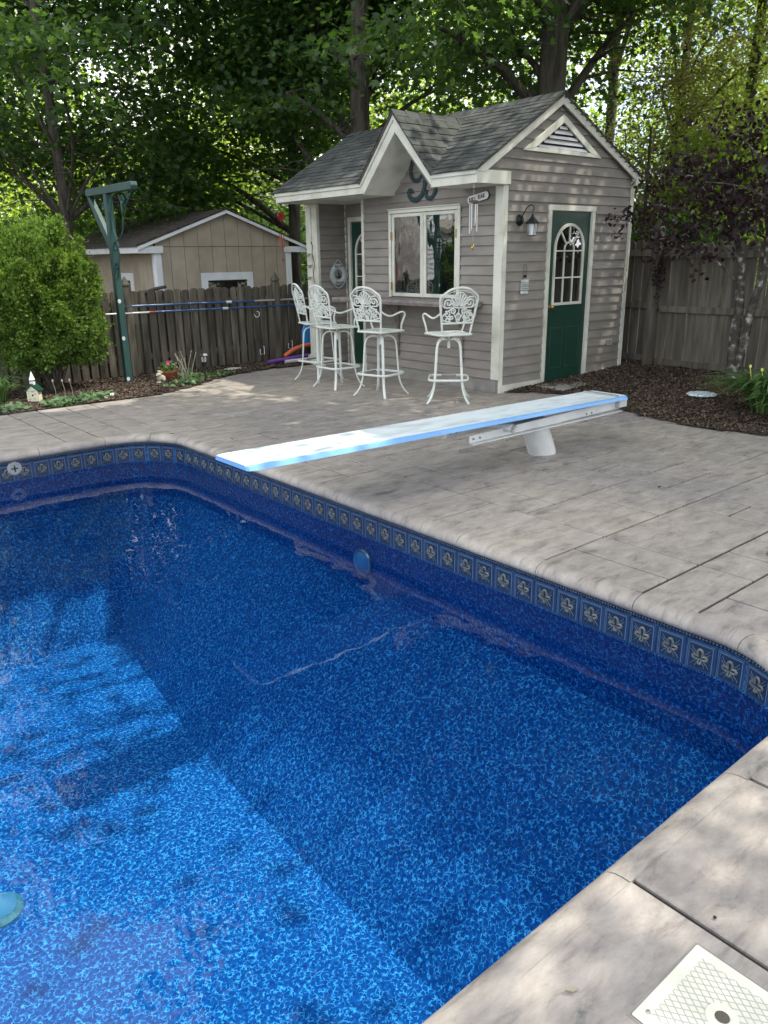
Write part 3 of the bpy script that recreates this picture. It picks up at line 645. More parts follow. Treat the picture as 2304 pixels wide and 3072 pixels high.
# shingles
def clip(poly, a, b_, c):     # keep a*u+b*v<=c
    out = []
    for i in range(len(poly)):
        p, q = poly[i], poly[(i+1) % len(poly)]; fp, fq = a*p[0]+b_*p[1]-c, a*q[0]+b_*q[1]-c
        if fp <= 0: out.append(p)
        if fp*fq < 0: t = fp/(fp-fq); out.append((p[0]+(q[0]-p[0])*t, p[1]+(q[1]-p[1])*t))
    return out
def shingle_field(O, Ud, Vd, umin, umax, vmax, clips, tabw=.19, expo=.098, parent=house, seed=1, name='roof_shingle', matn='shingle'):
    """O origin on eave, Ud along eave, Vd up-slope (unit)."""
    O, Ud, Vd = Vector(O), Vector(Ud).normalized(), Vector(Vd).normalized(); Nn = Ud.cross(Vd); Nn = Nn if Nn.z > 0 else -Nn
    r_ = random.Random(seed); row = 0; v = -.015; cnt = 0
    while v < vmax:
        u = umin-(row % 3)*tabw*.37-r_.random()*.05
        while u < umax:
            w_ = tabw*r_.choice((.8, 1, 1.25)); hh = expo*1.0+.02; jit = r_.uniform(-.004, .004)
            poly = [(u+.0018, v+jit), (u+w_-.0018, v+jit), (u+w_-.0018, v+hh), (u+.0018, v+hh)]; u += w_
            poly = clip(poly, -1, 0, -umin); poly = clip(poly, 1, 0, umax) if len(poly) > 2 else []
            poly = clip(poly, 0, 1, vmax) if len(poly) > 2 else []
            for c in clips:
                if len(poly) > 2: poly = clip(poly, *c)
            if len(poly) < 3: continue
            lift = lambda vv: .0105-.008*(vv-v)/hh
            th = r_.choice((.0, .0, .003))
            vs = [O+Ud*p[0]+Vd*p[1]+Nn*(.001) for p in poly]+[O+Ud*p[0]+Vd*p[1]+Nn*(lift(p[1])+th) for p in poly]; k = len(poly)
            mb = MB(); mb.add(vs, [tuple(range(k, 2*k))]+[(i, (i+1) % k, k+(i+1) % k, k+i) for i in range(k)])
            mb.build(name, matn, parent); cnt += 1
        v += expo; row += 1
    return cnt
LEN = math.hypot(RID[0]-EX, RID[1]-EZ); Vd = (RID[0]-EX, 0, RID[1]-EZ); VTl = math.hypot(7.78-EX, 3.196-EZ)
c1 = shingle_field((EX, 0, EZ), (0, 1, 0), Vd, YA, 7.61, LEN, [(1, -(.655/VTl), 6.955)], .24, .100, seed=3)
c2 = shingle_field((EX, 0, EZ), (0, 1, 0), Vd, 7.61, YB, LEN, [(-1, -(.655/VTl), -8.265)], .26, .100, seed=4)
# dormer right slope: eave line along X at (y=6.955), up-slope toward ridge y=7.61
DL = math.hypot(.655, 3.196-EZ)
c3 = shingle_field((0, 6.955, EZ), (1, 0, 0), (0, .655, 3.196-EZ), EX-.02, 7.8, DL, [(1, -(1.20/DL), EX+.0)], .26, .115, seed=5)
# the far slopes are not seen: coarse courses
mb = MB()
for k in range(16):
    a = k/16; x0_, x1_ = RID[0]+(EXR+.04-RID[0])*a, RID[0]+(EXR+.04-RID[0])*(a+1/16)
    mb.box((x0_, YA, RID[1]-SR*(x1_-RID[0])+.0), (x1_, YB, RID[1]-SR*(x1_-RID[0])+.012+SR*(x1_-x0_)*.0))
mb.build('back_slope_shingles', 'shingle', house, kind='stuff')
mb = MB()
for k in range(7):
    y0_ = 7.61+k*.0935; z0_ = 3.196-(y0_-7.61)*1.10; xm = VT[0]-(y0_-7.61)/.655*1.2
    mb.add([(EX-.02, y0_, z0_+.008), (xm+.17, y0_, z0_+.008), (xm, y0_+.0935, z0_-.0935*1.10+.012), (EX-.02, y0_+.0935, z0_-.0935*1.10+.012)], [(0, 1, 2, 3)])
mb.build('left_dormer_shingles', 'shingle', house, kind='stuff')
def caps(p0, p1, side1, side2, n_):
    p0, p1 = Vector(p0), Vector(p1); s1, s2 = Vector(side1)*.13, Vector(side2)*.13; d = (p1-p0)/n_
    for k in range(n_):
        a = p0+d*k; b_ = p0+d*(k+1.12); upz = Vector((0, 0, .016)); up2 = Vector((0, 0, .028)); mb = MB(); j = rnd.uniform(-.004, .004)
        vs = [a+s1+upz*.6, a+up2, a+s2+upz*.6, b_+s1+upz*.3, b_+upz, b_+s2+upz*.3]
        vs += [v_-Vector((0, 0, .012)) for v_ in vs]
        mb.add(vs, [(0, 1, 4, 3), (1, 2, 5, 4), (6, 9, 10, 7), (7, 10, 11, 8), (0, 6, 7, 1), (1, 7, 8, 2), (0, 3, 9, 6), (2, 8, 11, 5), (3, 4, 10, 9), (4, 5, 11, 10)])
        mb.build('ridge_cap_shingle', 'shingle', house)
caps((RID[0], YA, RID[1]), (RID[0], YB, RID[1]), Vector((-1, 0, -SL)).normalized(), Vector((1, 0, -SR)).normalized(), 24)
caps((EX-.02, 7.61, 3.198), (VT[0]+.05, 7.61, 3.199), Vector((0, -.655, -.72)).normalized(), Vector((0, .655, -.72)).normalized(), 6)
# window on front wall
win = place('window', None, house); win.empty_display_size = .1
def wb(name, y0, y1, z0, z1, d0, d1, matn='trim', par=None): mb = MB(); mb.box((HX-d1, y0, z0), (HX-d0, y1, z1)); return mb.build(name, matn, par or win, bevel=.002 if matn == 'trim' else 0)
wb('window_trim', 6.985, 7.035, 1.08, 2.12, .02, .035); wb('window_trim', 8.255, 8.30, 1.08, 2.12, .02, .035); wb('window_trim', 6.985, 8.30, 2.121, 2.165, .02, .037); wb('window_trim', 6.975, 8.31, 2.166, 2.178, .02, .055)
for a, b_ in ((7.04, 7.635), (7.655, 8.25)):
    for (p, q, r_, s_) in ((a, a+.045, 1.09, 2.115), (b_-.045, b_, 1.09, 2.115), (a+.046, b_-.046, 1.09, 1.135), (a+.046, b_-.046, 2.075, 2.115)): wb('sash', p, q, r_, s_, .0, .022)
    wb('pane', a+.046, b_-.046, 1.136, 2.074, .006, .009, 'window_glass')
wb('mullion', 7.636, 7.654, 1.085, 2.118, .0, .03)
for yy, zz in ((8.243, 1.85), (8.243, 1.22), (7.043, 1.85), (7.043, 1.18)): wb('hinge', yy-.01, yy+.012, zz-.05, zz+.05, .0355, .042, 'brass')
# script monogram on the wall, partly behind the porch trim
def wl(pts): return [Vector((HX-.034, y, z)) for y, z in pts]
def smooth_path(pts, it=2):
    for _ in range(it):
        q = [pts[0]]
        for a, b_ in zip(pts, pts[1:]): q += [a*.75+b_*.25, a*.25+b_*.75]
        pts = q+[pts[-1]]
    return pts
mono = MB()
def stroke(pts, r): p = smooth_path(wl(pts)); k = len(p); mono.tube(p, [r*(.45+.55*math.sin(PI*min(1, max(0, i/(k-1)))))+.004 for i in range(k)], 8, flat=((1, 0, 0), .5, 1))
stroke([(7.80, 2.80), (7.84, 2.70), (7.86, 2.62), (7.86, 2.56), (7.82, 2.50), (7.76, 2.48), (7.70, 2.50), (7.64, 2.56)], .022)
stroke([(7.62, 2.78), (7.61, 2.62), (7.60, 2.50), (7.61, 2.40), (7.65, 2.32), (7.72, 2.27), (7.80, 2.26), (7.87, 2.29), (7.905, 2.34), (7.89, 2.385), (7.84, 2.38), (7.82, 2.35)], .026)
stroke([(7.40, 2.62), (7.40, 2.48), (7.41, 2.39), (7.43, 2.32), (7.48, 2.27), (7.53, 2.265), (7.58, 2.29), (7.595, 2.34), (7.565, 2.365)], .022)
mg = mono.build('wall_monogram', 'monogram', smooth=True); tag(mg, 'dark green script monogram on the siding under the porch peak', 'monogram')
# vent
ven = place('gable_vent', None, house)
va, vb, vc = (7.385, 2.712), (8.865, 2.712), (8.085, 3.135)
def inset(t): cx_, cz = (va[0]+vb[0]+vc[0])/3, (va[1]+vb[1]+vc[1])/3; return [(cx_+(p[0]-cx_)*t, cz+(p[1]-cz)*t) for p in (va, vb, vc)]
O_, I_ = inset(1), inset(.70)
for i in range(3):
    mb = MB(); j = (i+1) % 3; mb.prism([O_[i], O_[j], I_[j], I_[i]], gab, .02, .040+.0015*i); mb.build('vent_frame', 'trim', ven, bevel=.002)
mb = MB(); mb.prism(inset(.75), gab, .019, .0212); mb.build('vent_backing', 'dark_inside', ven)
for k in range(5):
    z0_ = I_[0][1]+.004+k*.055; t0 = (z0_+.03-I_[0][1])/(I_[2][1]-I_[0][1]); xa = I_[0][0]+(I_[2][0]-I_[0][0])*t0; xb = I_[1][0]+(I_[2][0]-I_[1][0])*t0
    if xb-xa < .03: break
    mb = MB(); mb.add([(xa, HY-.036, z0_), (xb, HY-.036, z0_), (xb, HY-.023, z0_+.034), (xa, HY-.023, z0_+.034), (xa, HY-.033, z0_-.002), (xb, HY-.033, z0_-.002), (xb, HY-.0215, z0_+.031), (xa, HY-.0215, z0_+.031)], [(0, 1, 2, 3), (4, 7, 6, 5), (0, 4, 5, 1), (3, 2, 6, 7)]); mb.build('louvre', 'steel', ven)
# doors
def door(T, par, w=.79, h=2.08):
    """T maps (u, z, d) to world; u from 0..w"""
    dr = place('door', None, par)
    def bx(name, u0, u1, z0, z1, d0, d1, m_='trim', p=None, bev=.002): mb = MB(); mb.prism([(u0, z0), (u1, z0), (u1, z1), (u0, z1)], T, d0, d1); return mb.build(name, m_, p or dr, bevel=bev)
    bx('door_slab', 0, w, .012, h, -.02, .004, 'green_paint')
    bx('door_trim', -.062, -.006, 0, h+.012, .0, .034); bx('door_trim', w+.006, w+.066, 0, h+.012, .0, .034); bx('door_trim', -.066, w+.070, h+.013, h+.075, .0, .036)
    bx('threshold', -.01, w+.01, -.002, .011, -.02, .03, 'concrete')
    lt = place('door_lite', None, dr)
    c, R, z0_, zs = w*.487, .298, .985, 1.655; fw_ = .032
    outer = [(c-R, z0_), (c+R, z0_)]+[(c+R*math.cos(a), zs+R*math.sin(a)) for a in [PI*i/20 for i in range(21)]]
    mb = MB(); fr = []
    def ring_(Ro, Ri, zb_o, zb_i, zsx, d0, d1):
        o = [(c-Ro, zb_o), (c+Ro, zb_o)]+[(c+Ro*math.cos(PI*i/20), zsx+Ro*math.sin(PI*i/20)) for i in range(21)]
        n_ = [(c-Ri, zb_i), (c+Ri, zb_i)]+[(c+Ri*math.cos(PI*i/20), zsx+Ri*math.sin(PI*i/20)) for i in range(21)]
        k = len(o)
        for i in range(k): j = (i+1) % k; mb.prism([o[i], o[j], n_[j], n_[i]], T, d0, d1)
    ring_(R, R-fw_, z0_, z0_+fw_, zs, .004, .022); mb.build('lite_frame', 'trim', lt)
    mb = MB(); Ri = R-fw_+.004; gl_ = [(c-Ri, z0_+.03), (c+Ri, z0_+.03)]+[(c+Ri*math.cos(PI*i/20), zs+Ri*math.sin(PI*i/20)) for i in range(21)]
    mb.prism(gl_, T, .0045, .0065); mb.build('pane', 'window_glass', lt)
    mb = MB(); mw = .008
    for uu in (c-.093, c+.093): mb.prism([(uu-mw, z0_+fw_), (uu+mw, z0_+fw_), (uu+mw, 1.63), (uu-mw, 1.63)], T, .006, .018)
    for zz in (1.315, 1.632): mb.prism([(c-Ri, zz-mw), (c+Ri, zz-mw), (c+Ri, zz+mw), (c-Ri, zz+mw)], T, .0062, .0185)
    r0 = .096
    for i in range(10):
        a, b_ = PI*i/10, PI*(i+1)/10; mb.prism([(c+(r0-mw)*math.cos(a), 1.64+(r0-mw)*math.sin(a)), (c+(r0+mw)*math.cos(a), 1.64+(r0+mw)*math.sin(a)), (c+(r0+mw)*math.cos(b_), 1.64+(r0+mw)*math.sin(b_)), (c+(r0-mw)*math.cos(b_), 1.64+(r0-mw)*math.sin(b_))], T, .006, .018)
    for a in (PI*.27, PI*.5, PI*.73):
        d = Vector((math.cos(a), math.sin(a))); nn = Vector((-d.y, d.x))*mw; p0 = Vector((c, 1.64))+d*r0; p1 = Vector((c, zs-.0))+d*Ri
        mb.prism([tuple(p0-nn), tuple(p1-nn), tuple(p1+nn), tuple(p0+nn)], T, .006, .0175)
    mb.build('muntins', 'trim', lt)
    for u0, u1 in ((.10, .35), (.43, .68)):
        mb = MB()
        for (a, b_, c_, d_) in ((u0, u1, .70, .712), (u0, u1, .20, .212), (u0, u0+.012, .2121, .6999), (u1-.012, u1, .2121, .6999)): mb.prism([(a, c_), (b_, c_), (b_, d_), (a, d_)], T, .004, .010)
        mb.build('door_panel', 'green_paint', dr, bevel=.003)
    mb = MB(); p = T(.055, .97, .004); p2 = T(.055, .97, .05); p3 = T(.055, .97, .075); mb.tube([p, T(.055, .97, .012)], .03, 14); mb.tube([p, p2], .011, 10); mb.tube([p2, T(.055, .97, .058), T(.055, .97, .068), p3], [.016, .028, .028, .014], 14); mb.build('knob', 'brass', dr, smooth=True)
    for zz in (.30, 1.03, 1.80): bx('hinge', w-.003, w+.012, zz-.055, zz+.055, .0045, .012, 'steel')
    return dr
door(lambda u, z, d: (7.965+u, HY-.004-d, z), house)
door(lambda u, z, d: (HX+.528-d, 9.80-u, z), house)
# outlet box and conduit
tb_('outlet_box', (9.27, HY-.055, .405), (9.36, HY-.02, .475), 'concrete'); tb_('conduit_stub', (9.655, 6.25, 0), (9.72, 6.31, .10), 'groove_grey', .008)
# stone counter
ct = thing('bar_counter', 'thick grey stone bar ledge running under the pool house window', 'counter', (6.95, 7.9, 0))
mb = MB(); n_ = 60
for k in range(n_+1):
    y = 6.60+(9.12-6.60)*k/n_; w_ = mnoise.noise(Vector((y*14, 0, 0)))*.006
    mb.v += [(6.735+w_, y, 1.008), (6.728+w_*1.5, y, 1.040), (6.740+w_, y, 1.066), (7.094, y, 1.068), (7.094, y, 1.008)]
for k in range(n_):
    for j in range(5): mb.f.append((k*5+j, k*5+(j+1) % 5, (k+1)*5+(j+1) % 5, (k+1)*5+j)); mb.m.append(0)
mb.f += [(0, 1, 2, 3, 4), tuple(n_*5+j for j in range(5))]; mb.m += [0, 0]
mb.build('counter_slab', 'stone_counter', ct)
for yy in (8.13, 6.93):
    mb = MB(); mb.box((7.055, yy-.025, .32), (7.096, yy+.025, 1.006)); mb.box((6.84, yy-.02, .975), (7.054, yy+.02, 1.006)); mb.tube([(6.86, yy, .99), (6.97, yy, .90), (7.06, yy, .72)], .014, 6); mb.build('bracket', 'siding', ct, bevel=.003)
# ---- bar stools (local coordinates, seat faces +X)
def make_stool():
    st = bpy.data.objects.new('bar_stool', None); scene.collection.objects.link(st); st['base'] = (0., 0., 0.)
    SP = 'stool_paint'
    # legs
    prof_ = [(.018, .690), (.07, .702), (.115, .700), (.155, .682), (.180, .645), (.192, .58), (.203, .42), (.212, .30), (.222, .20), (.245, .12), (.285, .05), (.335, .0)]
    base = place('swivel_base', None, st)
    for k in range(4):
        a = k*PI/2; mb = MB(); p = smooth_path([Vector((r*math.cos(a), r*math.sin(a), z)) for r, z in prof_], 1)
        mb.tube(p, .0135, 8, flat=((-math.sin(a), math.cos(a), 0), 1.2, .8)); mb.build('leg', SP, base, smooth=True)
    fr = [(x, y) for q in range(4) for x, y in arc(.165*math.cos(PI/4+q*PI/2)*1.18, .165*math.sin(PI/4+q*PI/2)*1.18, .085, q*PI/2, q*PI/2+PI/2, 5)]
    mb = MB(); c45, s45 = math.cos(PI/4), math.sin(PI/4)
    mb.tube([(x*c45-y*s45, x*s45+y*c45, .262) for x, y in fr], .012, 8, closed=True, flat=((0, 0, 1), 1.1, .8)); mb.build('footrest', SP, base, smooth=True)
    mb = MB(); mb.tube([(-.12, .10, .262), (-.10, .12, .262)], .009, 6)
    pr = [(.150, -.07, .268), (.085, -.13, .268)]
    mb.tube([(.17, .045, .27), (.05, .165, .27)], [.0125]*2, 8); mb.build('wrapped_rung', 'concrete', base, smooth=True)
    mb = MB(); mb.lathe([(.0, .60), (.019, .60), (.016, .65), (.011, .685), (.011, .745), (0, .745)], (0, 0, 0), 12); mb.lathe([(.0, .738), (.055, .738), (.055, .748), (0, .748)], (0, 0, 0), 16); mb.build('swivel_hub', SP, base, smooth=True)
    seat = place('seat', None, st)
    s_ = .205; rim = [(x, y) for q in range(4) for x, y in arc((s_-.05)*(1 if q in (0, 3) else -1), (s_-.05)*(1 if q in (0, 1) else -1), .05, q*PI/2, q*PI/2+PI/2, 5)]
    mb = MB(); mb.tube([(x, y*(1+.06*(x/s_)), .758) for x, y in rim], .014, 8, closed=True, flat=((0, 0, 1), .85, 1.2)); mb.build('seat_rim', SP, seat, smooth=True)
    mb = MB(); H_ = .185
    for k in range(-4, 5):
        t = k*.042; mb.box((t-.0065, -H_, .755), (t+.0065, H_, .762)); mb.box((-H_, t-.0065, .7625), (H_, t+.0065, .768))
    for i in range(-4, 5):
        for j in range(-4, 5): mb.lathe([(0, .754), (.013, .754), (.013, .7695), (0, .7695)], (i*.042, j*.042, 0), 6)
    mb.build('seat_lattice', SP, seat)
    # back
    bk = place('backrest', None, st)
    def B(y, z):    # on the reclined back plane
        t = z-.76; return Vector((-.195-.16*t-.10*t*t+.25*(y*y), y, z))
    def half(pts): return [B(y, z) for y, z in pts]+[B(-y, z) for y, z in pts[::-1]]
    outl = [(.168, .765), (.185, .89), (.205, 1.0), (.222, 1.10), (.226, 1.145), (.215, 1.18), (.192, 1.193), (.165, 1.215), (.12, 1.245), (.06, 1.262), (0.0, 1.267)]
    mb = MB(); mb.tube(smooth_path(half(outl), 1), .0125, 8, flat=((1, 0, 0), .8, 1)); mb.build('back_frame', SP, bk, smooth=True)
    mb = MB(); mb.tube([B(y, .888) for y in (-.184, -.1, 0, .1, .184)], .011, 8); 
    inner = [(.186, .90), (.195, 1.0), (.205, 1.09), (.205, 1.135), (.19, 1.165), (.168, 1.178), (.14, 1.205), (.07, 1.232), (0, 1.238)]
    mb.tube(smooth_path(half(inner), 1), .0045, 6)
    def sp(cy, cz, r0, turns, a0, sg):    # scroll
        k = 18; return [(cy+sg*(r0*(1-i/k*.82))*math.cos(a0+turns*2*PI*i/k), cz+(r0*(1-i/k*.82))*math.sin(a0+turns*2*PI*i/k)) for i in range(k+1)]
    for sg in (1, -1):
        for (cy, cz, r0, tn, a0) in ((.128, 1.105, .052, 1.3, -1.2), (.132, .985, .040, 1.25, .9), (.120, .932, .034, 1.25, 2.4), (.075, .945, .026, 1.1, -.8), (.070, 1.02, .030, 1.1, 2.8)):
            mb.tube([B(y, z) for y, z in sp(sg*cy, cz, r0, tn, a0, sg)], [.0078]*18+[.010], 6)
        for pts in ([(.012, .895), (.02, .94), (.055, .985), (.03, 1.03), (.09, 1.06), (.165, 1.05), (.20, 1.09)], [(.06, .895), (.10, .905), (.165, .915), (.19, .95), (.165, .99), (.10, 1.035), (.06, 1.06)], [(.0, 1.055), (.03, 1.05), (.07, 1.075), (.075, 1.12), (.10, 1.165), (.165, 1.17)], [(.0, 1.0), (.022, .98), (.03, .955), (.015, .93), (0, .925)]):
            mb.tube(smooth_path([B(sg*y, z) for y, z in pts], 2), .0072, 6)
    for k in range(-4, 5):      # shell fan
        a = PI/2+k*.29; l = .150-.012*abs(k); pts = [(0+.018*math.cos(a), 1.062+.018*math.sin(a)), (l*.6*math.cos(a), 1.062+l*.6*math.sin(a)), (l*math.cos(a), 1.062+l*math.sin(a))]
        mb.tube([B(y, z) for y, z in pts], [.004, .0085, .0095], 6)
    fan = [(math.cos(PI/2+k*.145)*(.158-.006*abs(k)), 1.062+math.sin(PI/2+k*.145)*(.158-.006*abs(k))) for k in range(-9, 10)]
    mb.tube([B(y, z) for y, z in fan], .006, 6); mb.tube([B(0, .89), B(0, 1.06)], .006, 6)
    mb.build('scrollwork', SP, bk, smooth=True)
    for sg in (1, -1):
        mb = MB(); pts = [B(sg*.205, 1.0), Vector((-.17, sg*.235, .955)), Vector((-.10, sg*.250, .940)), Vector((0, sg*.255, .965)), Vector((.085, sg*.257, .985)), Vector((.135, sg*.257, .972)), Vector((.150, sg*.256, .945)), Vector((.125, sg*.248, .89)), Vector((.105, sg*.235, .83)), Vector((.125, sg*.218, .762))]
        mb.tube(smooth_path(pts, 2), .011, 8); mb.build('arm', SP, st, smooth=True)
    return st
stool = make_stool()
SL_ = [((6.345, 6.40), 0, 250, 'white cast-metal scrollback bar stool under the right half of the window, rightmost of the four'),
       ((6.055, 7.26), 14, 190, 'white scrollback bar stool in front of the counter, third of four from the left'),
       ((6.06, 8.12), 0, 176, 'white scrollback bar stool turned in profile before the alcove door'),
       ((6.26, 8.83), 7, 163, 'white scrollback bar stool at the far left end beside the plank fence')]
ADJ = [0, 58, 45, 52]
for i, ((x, y), _, az, lab) in enumerate(SL_):
    o = stool if i == 0 else copy_tree(stool)
    seat_rot = math.radians(az-180)
    o.location = (x, y, .001); o.rotation_euler[2] = 0
    tag(o, lab, 'bar stool', 'white cast bar stools along the pool house counter')
    for ch in o.children:
        ch.rotation_euler[2] = math.radians(ADJ[i]) if ch.name.startswith('swivel_base') else seat_rot
# ================================================================ DIVING BOARD
db = thing('diving_board', 'long white diving board with blue edges on a white steel stand', 'diving board', (5.1, 4.02, 0))
bx0, bx1, by0, by1 = 2.20, 6.05, 3.84, 4.27
def bz(x): return .375+.05*(bx1-x)/(bx1-bx0)
mb = MB(); stt = [bx0, bx0+.012, bx0+.05, bx0+.5, 3.2, 4.2, 5.2, bx1-.03, bx1-.008, bx1]
for x in stt:
    z = bz(x); k = .03 if x in (bx0, bx1) else (.012 if x in (bx0+.012, bx1-.008) else 0)
    mb.v += [(x, by0+k, z), (x, by0+k+.012, z+.024), (x, by0+k+.03, z+.030), (x, by1-k-.03, z+.030), (x, by1-k-.012, z+.024), (x, by1-k, z)]
n_ = len(stt)
for i in range(n_-1):
    for j in range(6):
        mb.f.append((i*6+j, i*6+(j+1) % 6, (i+1)*6+(j+1) % 6, (i+1)*6+j)); mb.m.append(1 if j == 2 else 0)
mb.f += [tuple(range(6)), tuple(range((n_-1)*6, n_*6))]; mb.m += [0, 0]
mb.build('board', ['board_edge', 'board_top', 'white_steel'], db)
mb = MB(); mb.box((5.90, 3.88, .408), (5.945, 4.23, .418)); mb.build('rear_clamp', 'steel', db, bevel=.003)
for yy in (3.93, 4.18):
    mb = MB(); mb.add([(4.12, yy-.004, .27), (6.03, yy-.004, .285), (6.03, yy-.004, .36), (4.12, yy-.004, .325), (4.12, yy+.004, .27), (6.03, yy+.004, .285), (6.03, yy+.004, .36), (4.12, yy+.004, .325)], [(0, 1, 2, 3), (7, 6, 5, 4), (0, 4, 5, 1), (3, 2, 6, 7), (0, 3, 7, 4), (1, 5, 6, 2)])
    s_ = -1 if yy < 4 else 1
    mb.box((4.12, min(yy, yy+s_*.04), .262), (6.03, max(yy, yy+s_*.04), .269)); rail = mb.build('side_rail', 'white_steel', db)
    for xx in (4.16, 4.23, 5.55, 5.62): mb = MB(); mb.lathe([(0, 0), (.009, 0), (.007, -.008), (0, -.009)], (xx, yy-.0045, .298), 8, ax=1); mb.build('bolt', 'concrete', rail)
mb = MB(); mb.tube([(4.52, 3.845, .335), (4.52, 4.265, .335)], .033, 14, caps=False); mb.tube([(4.52, 3.85, .335), (4.52, 4.26, .335)], .026, 12, caps=False); mb.build('fulcrum_tube', 'white_steel', db, smooth=True)
mb = MB(); mb.box((5.97, 3.88, .30), (6.08, 4.23, .372)); mb.build('anchor_bracket', 'white_steel', db, bevel=.006)
mb = MB()
mb.tube([(5.15, 4.06, -.004), (5.12, 4.057, .06), (5.06, 4.055, .18), (5.01, 4.055, .275)], [.116, .113, .112, .112], 24); mb.build('pedestal', 'white_steel', db, smooth=True)
mb = MB(); mb.lathe([(0, 0), (.128, 0), (.126, .006), (.11, .007), (0, .007)], (5.15, 4.06, .0), 22); mb.build('base_collar', 'concrete', db)
mb = MB(); mb.box((4.80, 3.935, .2705), (5.22, 4.175, .279)); mb.build('mount_plate', 'white_steel', db)
# ================================================================ FENCES
FY = 10.98
fl = thing('wooden_fence', 'weathered shadowbox picket fence behind the poles, left of the pool house', 'fence', (5, FY, 0))
def picket_mesh(w, h, t=.018, ear=.022): mb = MB(); mb.prism([(-w/2, .02), (w/2, .02), (w/2, h-ear), (w/2-ear, h), (-w/2+ear, h), (-w/2, h-ear)], lambda u, v, d: (u, d, v), 0, t); return mb.mesh('picket', 'fence_wood', bevel=.002)
pm = [picket_mesh(.098, 1.18), picket_mesh(.105, 1.19), picket_mesh(.092, 1.175)]
x = 1.2; k = 0
while x < 9.9:
    o = place('picket', pm[k % 3], fl, (x, FY-.03, rnd.uniform(-.008, .010))); o.rotation_euler[1] = rnd.uniform(-.009, .009)
    if k % 1 == 0: o = place('picket', pm[(k+1) % 3], fl, (x+.066, FY+.042, rnd.uniform(-.012, .004))); o.rotation_euler[1] = rnd.uniform(-.006, .006)
    x += .132+rnd.uniform(-.003, .003); k += 1
for z in (.22, .95): mb = MB(); mb.box((1.1, FY-.011, z), (9.95, FY+.028, z+.085)); mb.build('rail', 'fence_wood', fl)
def post(par, x, y, h, tip, w=.10, matn='fence_wood'):
    mb = MB(); mb.box((x-w/2, y-w/2, 0), (x+w/2, y+w/2, h)); q = w*.74
    mb.lathe([(q*.62, h), (q*.62, h+.012), (q*.95, h+.022), (q*.98, h+.04), (q*.70, h+tip*.45), (q*.42, h+tip*.72), (.005, h+tip)], (x, y, 0), 4, rot=PI/4); mb.build('post', matn, par)
post(fl, 4.50, FY-.085, 1.235, .15); post(fl, 6.94, FY-.085, 1.235, .16); post(fl, 2.06, FY-.085, 1.23, .15)
FX = 10.02
fr_ = thing('tall_board_fence', 'tall weathered board fence with rails behind the purple tree', 'fence', (FX, 4.5, 0))
def dog(w, h): mb = MB(); mb.prism([(-w/2, .03), (w/2, .03), (w/2, h-.05), (w*.28, h-.012), (0, h), (-w*.28, h-.012), (-w/2, h-.05)], lambda u, v, d: (d, u, v), 0, .018); return mb.mesh('fence_board', 'fence_wood_right', bevel=.002)
dm = [dog(.138, 1.72), dog(.134, 1.73), dog(.140, 1.71)]
y = 10.9; k = 0
while y > .8:
    o = place('fence_board', dm[k % 3], fr_, (FX+.04, y, rnd.uniform(-.01, .01)+(.05 if y > 6.1 else 0))); o.rotation_euler[0] = rnd.uniform(-.007, .007); y -= .1445; k += 1
for y0_, y1_ in ((6.20, 9.0), (3.62, 6.02), (1.1, 3.5)):
    for z in ((.10, .82, 1.52) if y0_ < 6.1 else (.14, .86, 1.55)):
        mb = MB(); mb.box((FX-.012, y0_, z), (FX+.038, y1_, z+.085)); mb.build('rail', 'fence_wood_right', fr_, bevel=.004)
for yy, hh in ((6.11, 1.86), (3.56, 1.84), (1.05, 1.82)): post(fr_, FX-.02, yy, hh, .15, .115, 'fence_wood_right')
# vine scrap on the post
P = rng.normal(size=(240, 3))*np.array([.035, .05, .17])+np.array([FX-.09, 6.03, 1.32]); V = leaves(P, rng.uniform(.03, .06, 240), rng.normal(size=(240, 3)), rng, KITE, None)
tag(place('climbing_vine', np_mesh('climbing_vine', V, 4, 'plum_leaf', rng.random(240)*.8)), 'small dark vine clinging to the finial post of the tall fence', 'vine')
# poles on the fence
def polething(name, label, pts_m, y, r=.014):
    t = thing(name, label, 'pole', (pts_m[0][0], y, pts_m[0][2]), 'telescoping pool poles hung on the fence')
    for x0_, z0_, x1_, z1_, m_, rr, nm in pts_m_iter(pts_m): mb = MB(); mb.tube([(x0_, y, z0_), (x1_, y, z1_)], rr, 10); mb.build(nm, m_, t, smooth=True)
def pts_m_iter(p): return p[1]
def pole(label, y, sects):
    t = thing('pool_pole', label, 'pole', (sects[0][0], y, sects[0][1]), 'telescoping pool poles hung on the fence')
    for x0_, z0_, x1_, z1_, m_, rr, nm in sects: mb = MB(); mb.tube([(x0_, y, z0_), (x1_, y, z1_)], rr, 10); mb.build(nm, m_, t, smooth=True)
pole('upper navy and grey pool pole hung across the picket fence', 10.86, [(4.40, .985, 6.05, .972, 'pole_blue', .017, 'outer_tube'), (6.03, .973, 6.12, .972, 'pole_white', .02, 'lock_collar'), (6.1, .972, 6.52, .968, 'pole_blue', .0175, 'outer_tube'), (6.50, .968, 7.60, .96, 'groove_grey', .0145, 'inner_tube')])
pole('lower navy pool pole with a white handle end and red band', 10.855, [(4.15, .893, 4.80, .889, 'pole_white', .013, 'inner_tube'), (4.79, .889, 4.88, .888, 'red_paint', .017, 'grip_band'), (4.87, .888, 5.98, .882, 'pole_blue', .016, 'outer_tube'), (5.96, .882, 6.05, .882, 'pole_white', .019, 'lock_collar'), (6.04, .882, 7.45, .876, 'pole_blue', .016, 'outer_tube')])
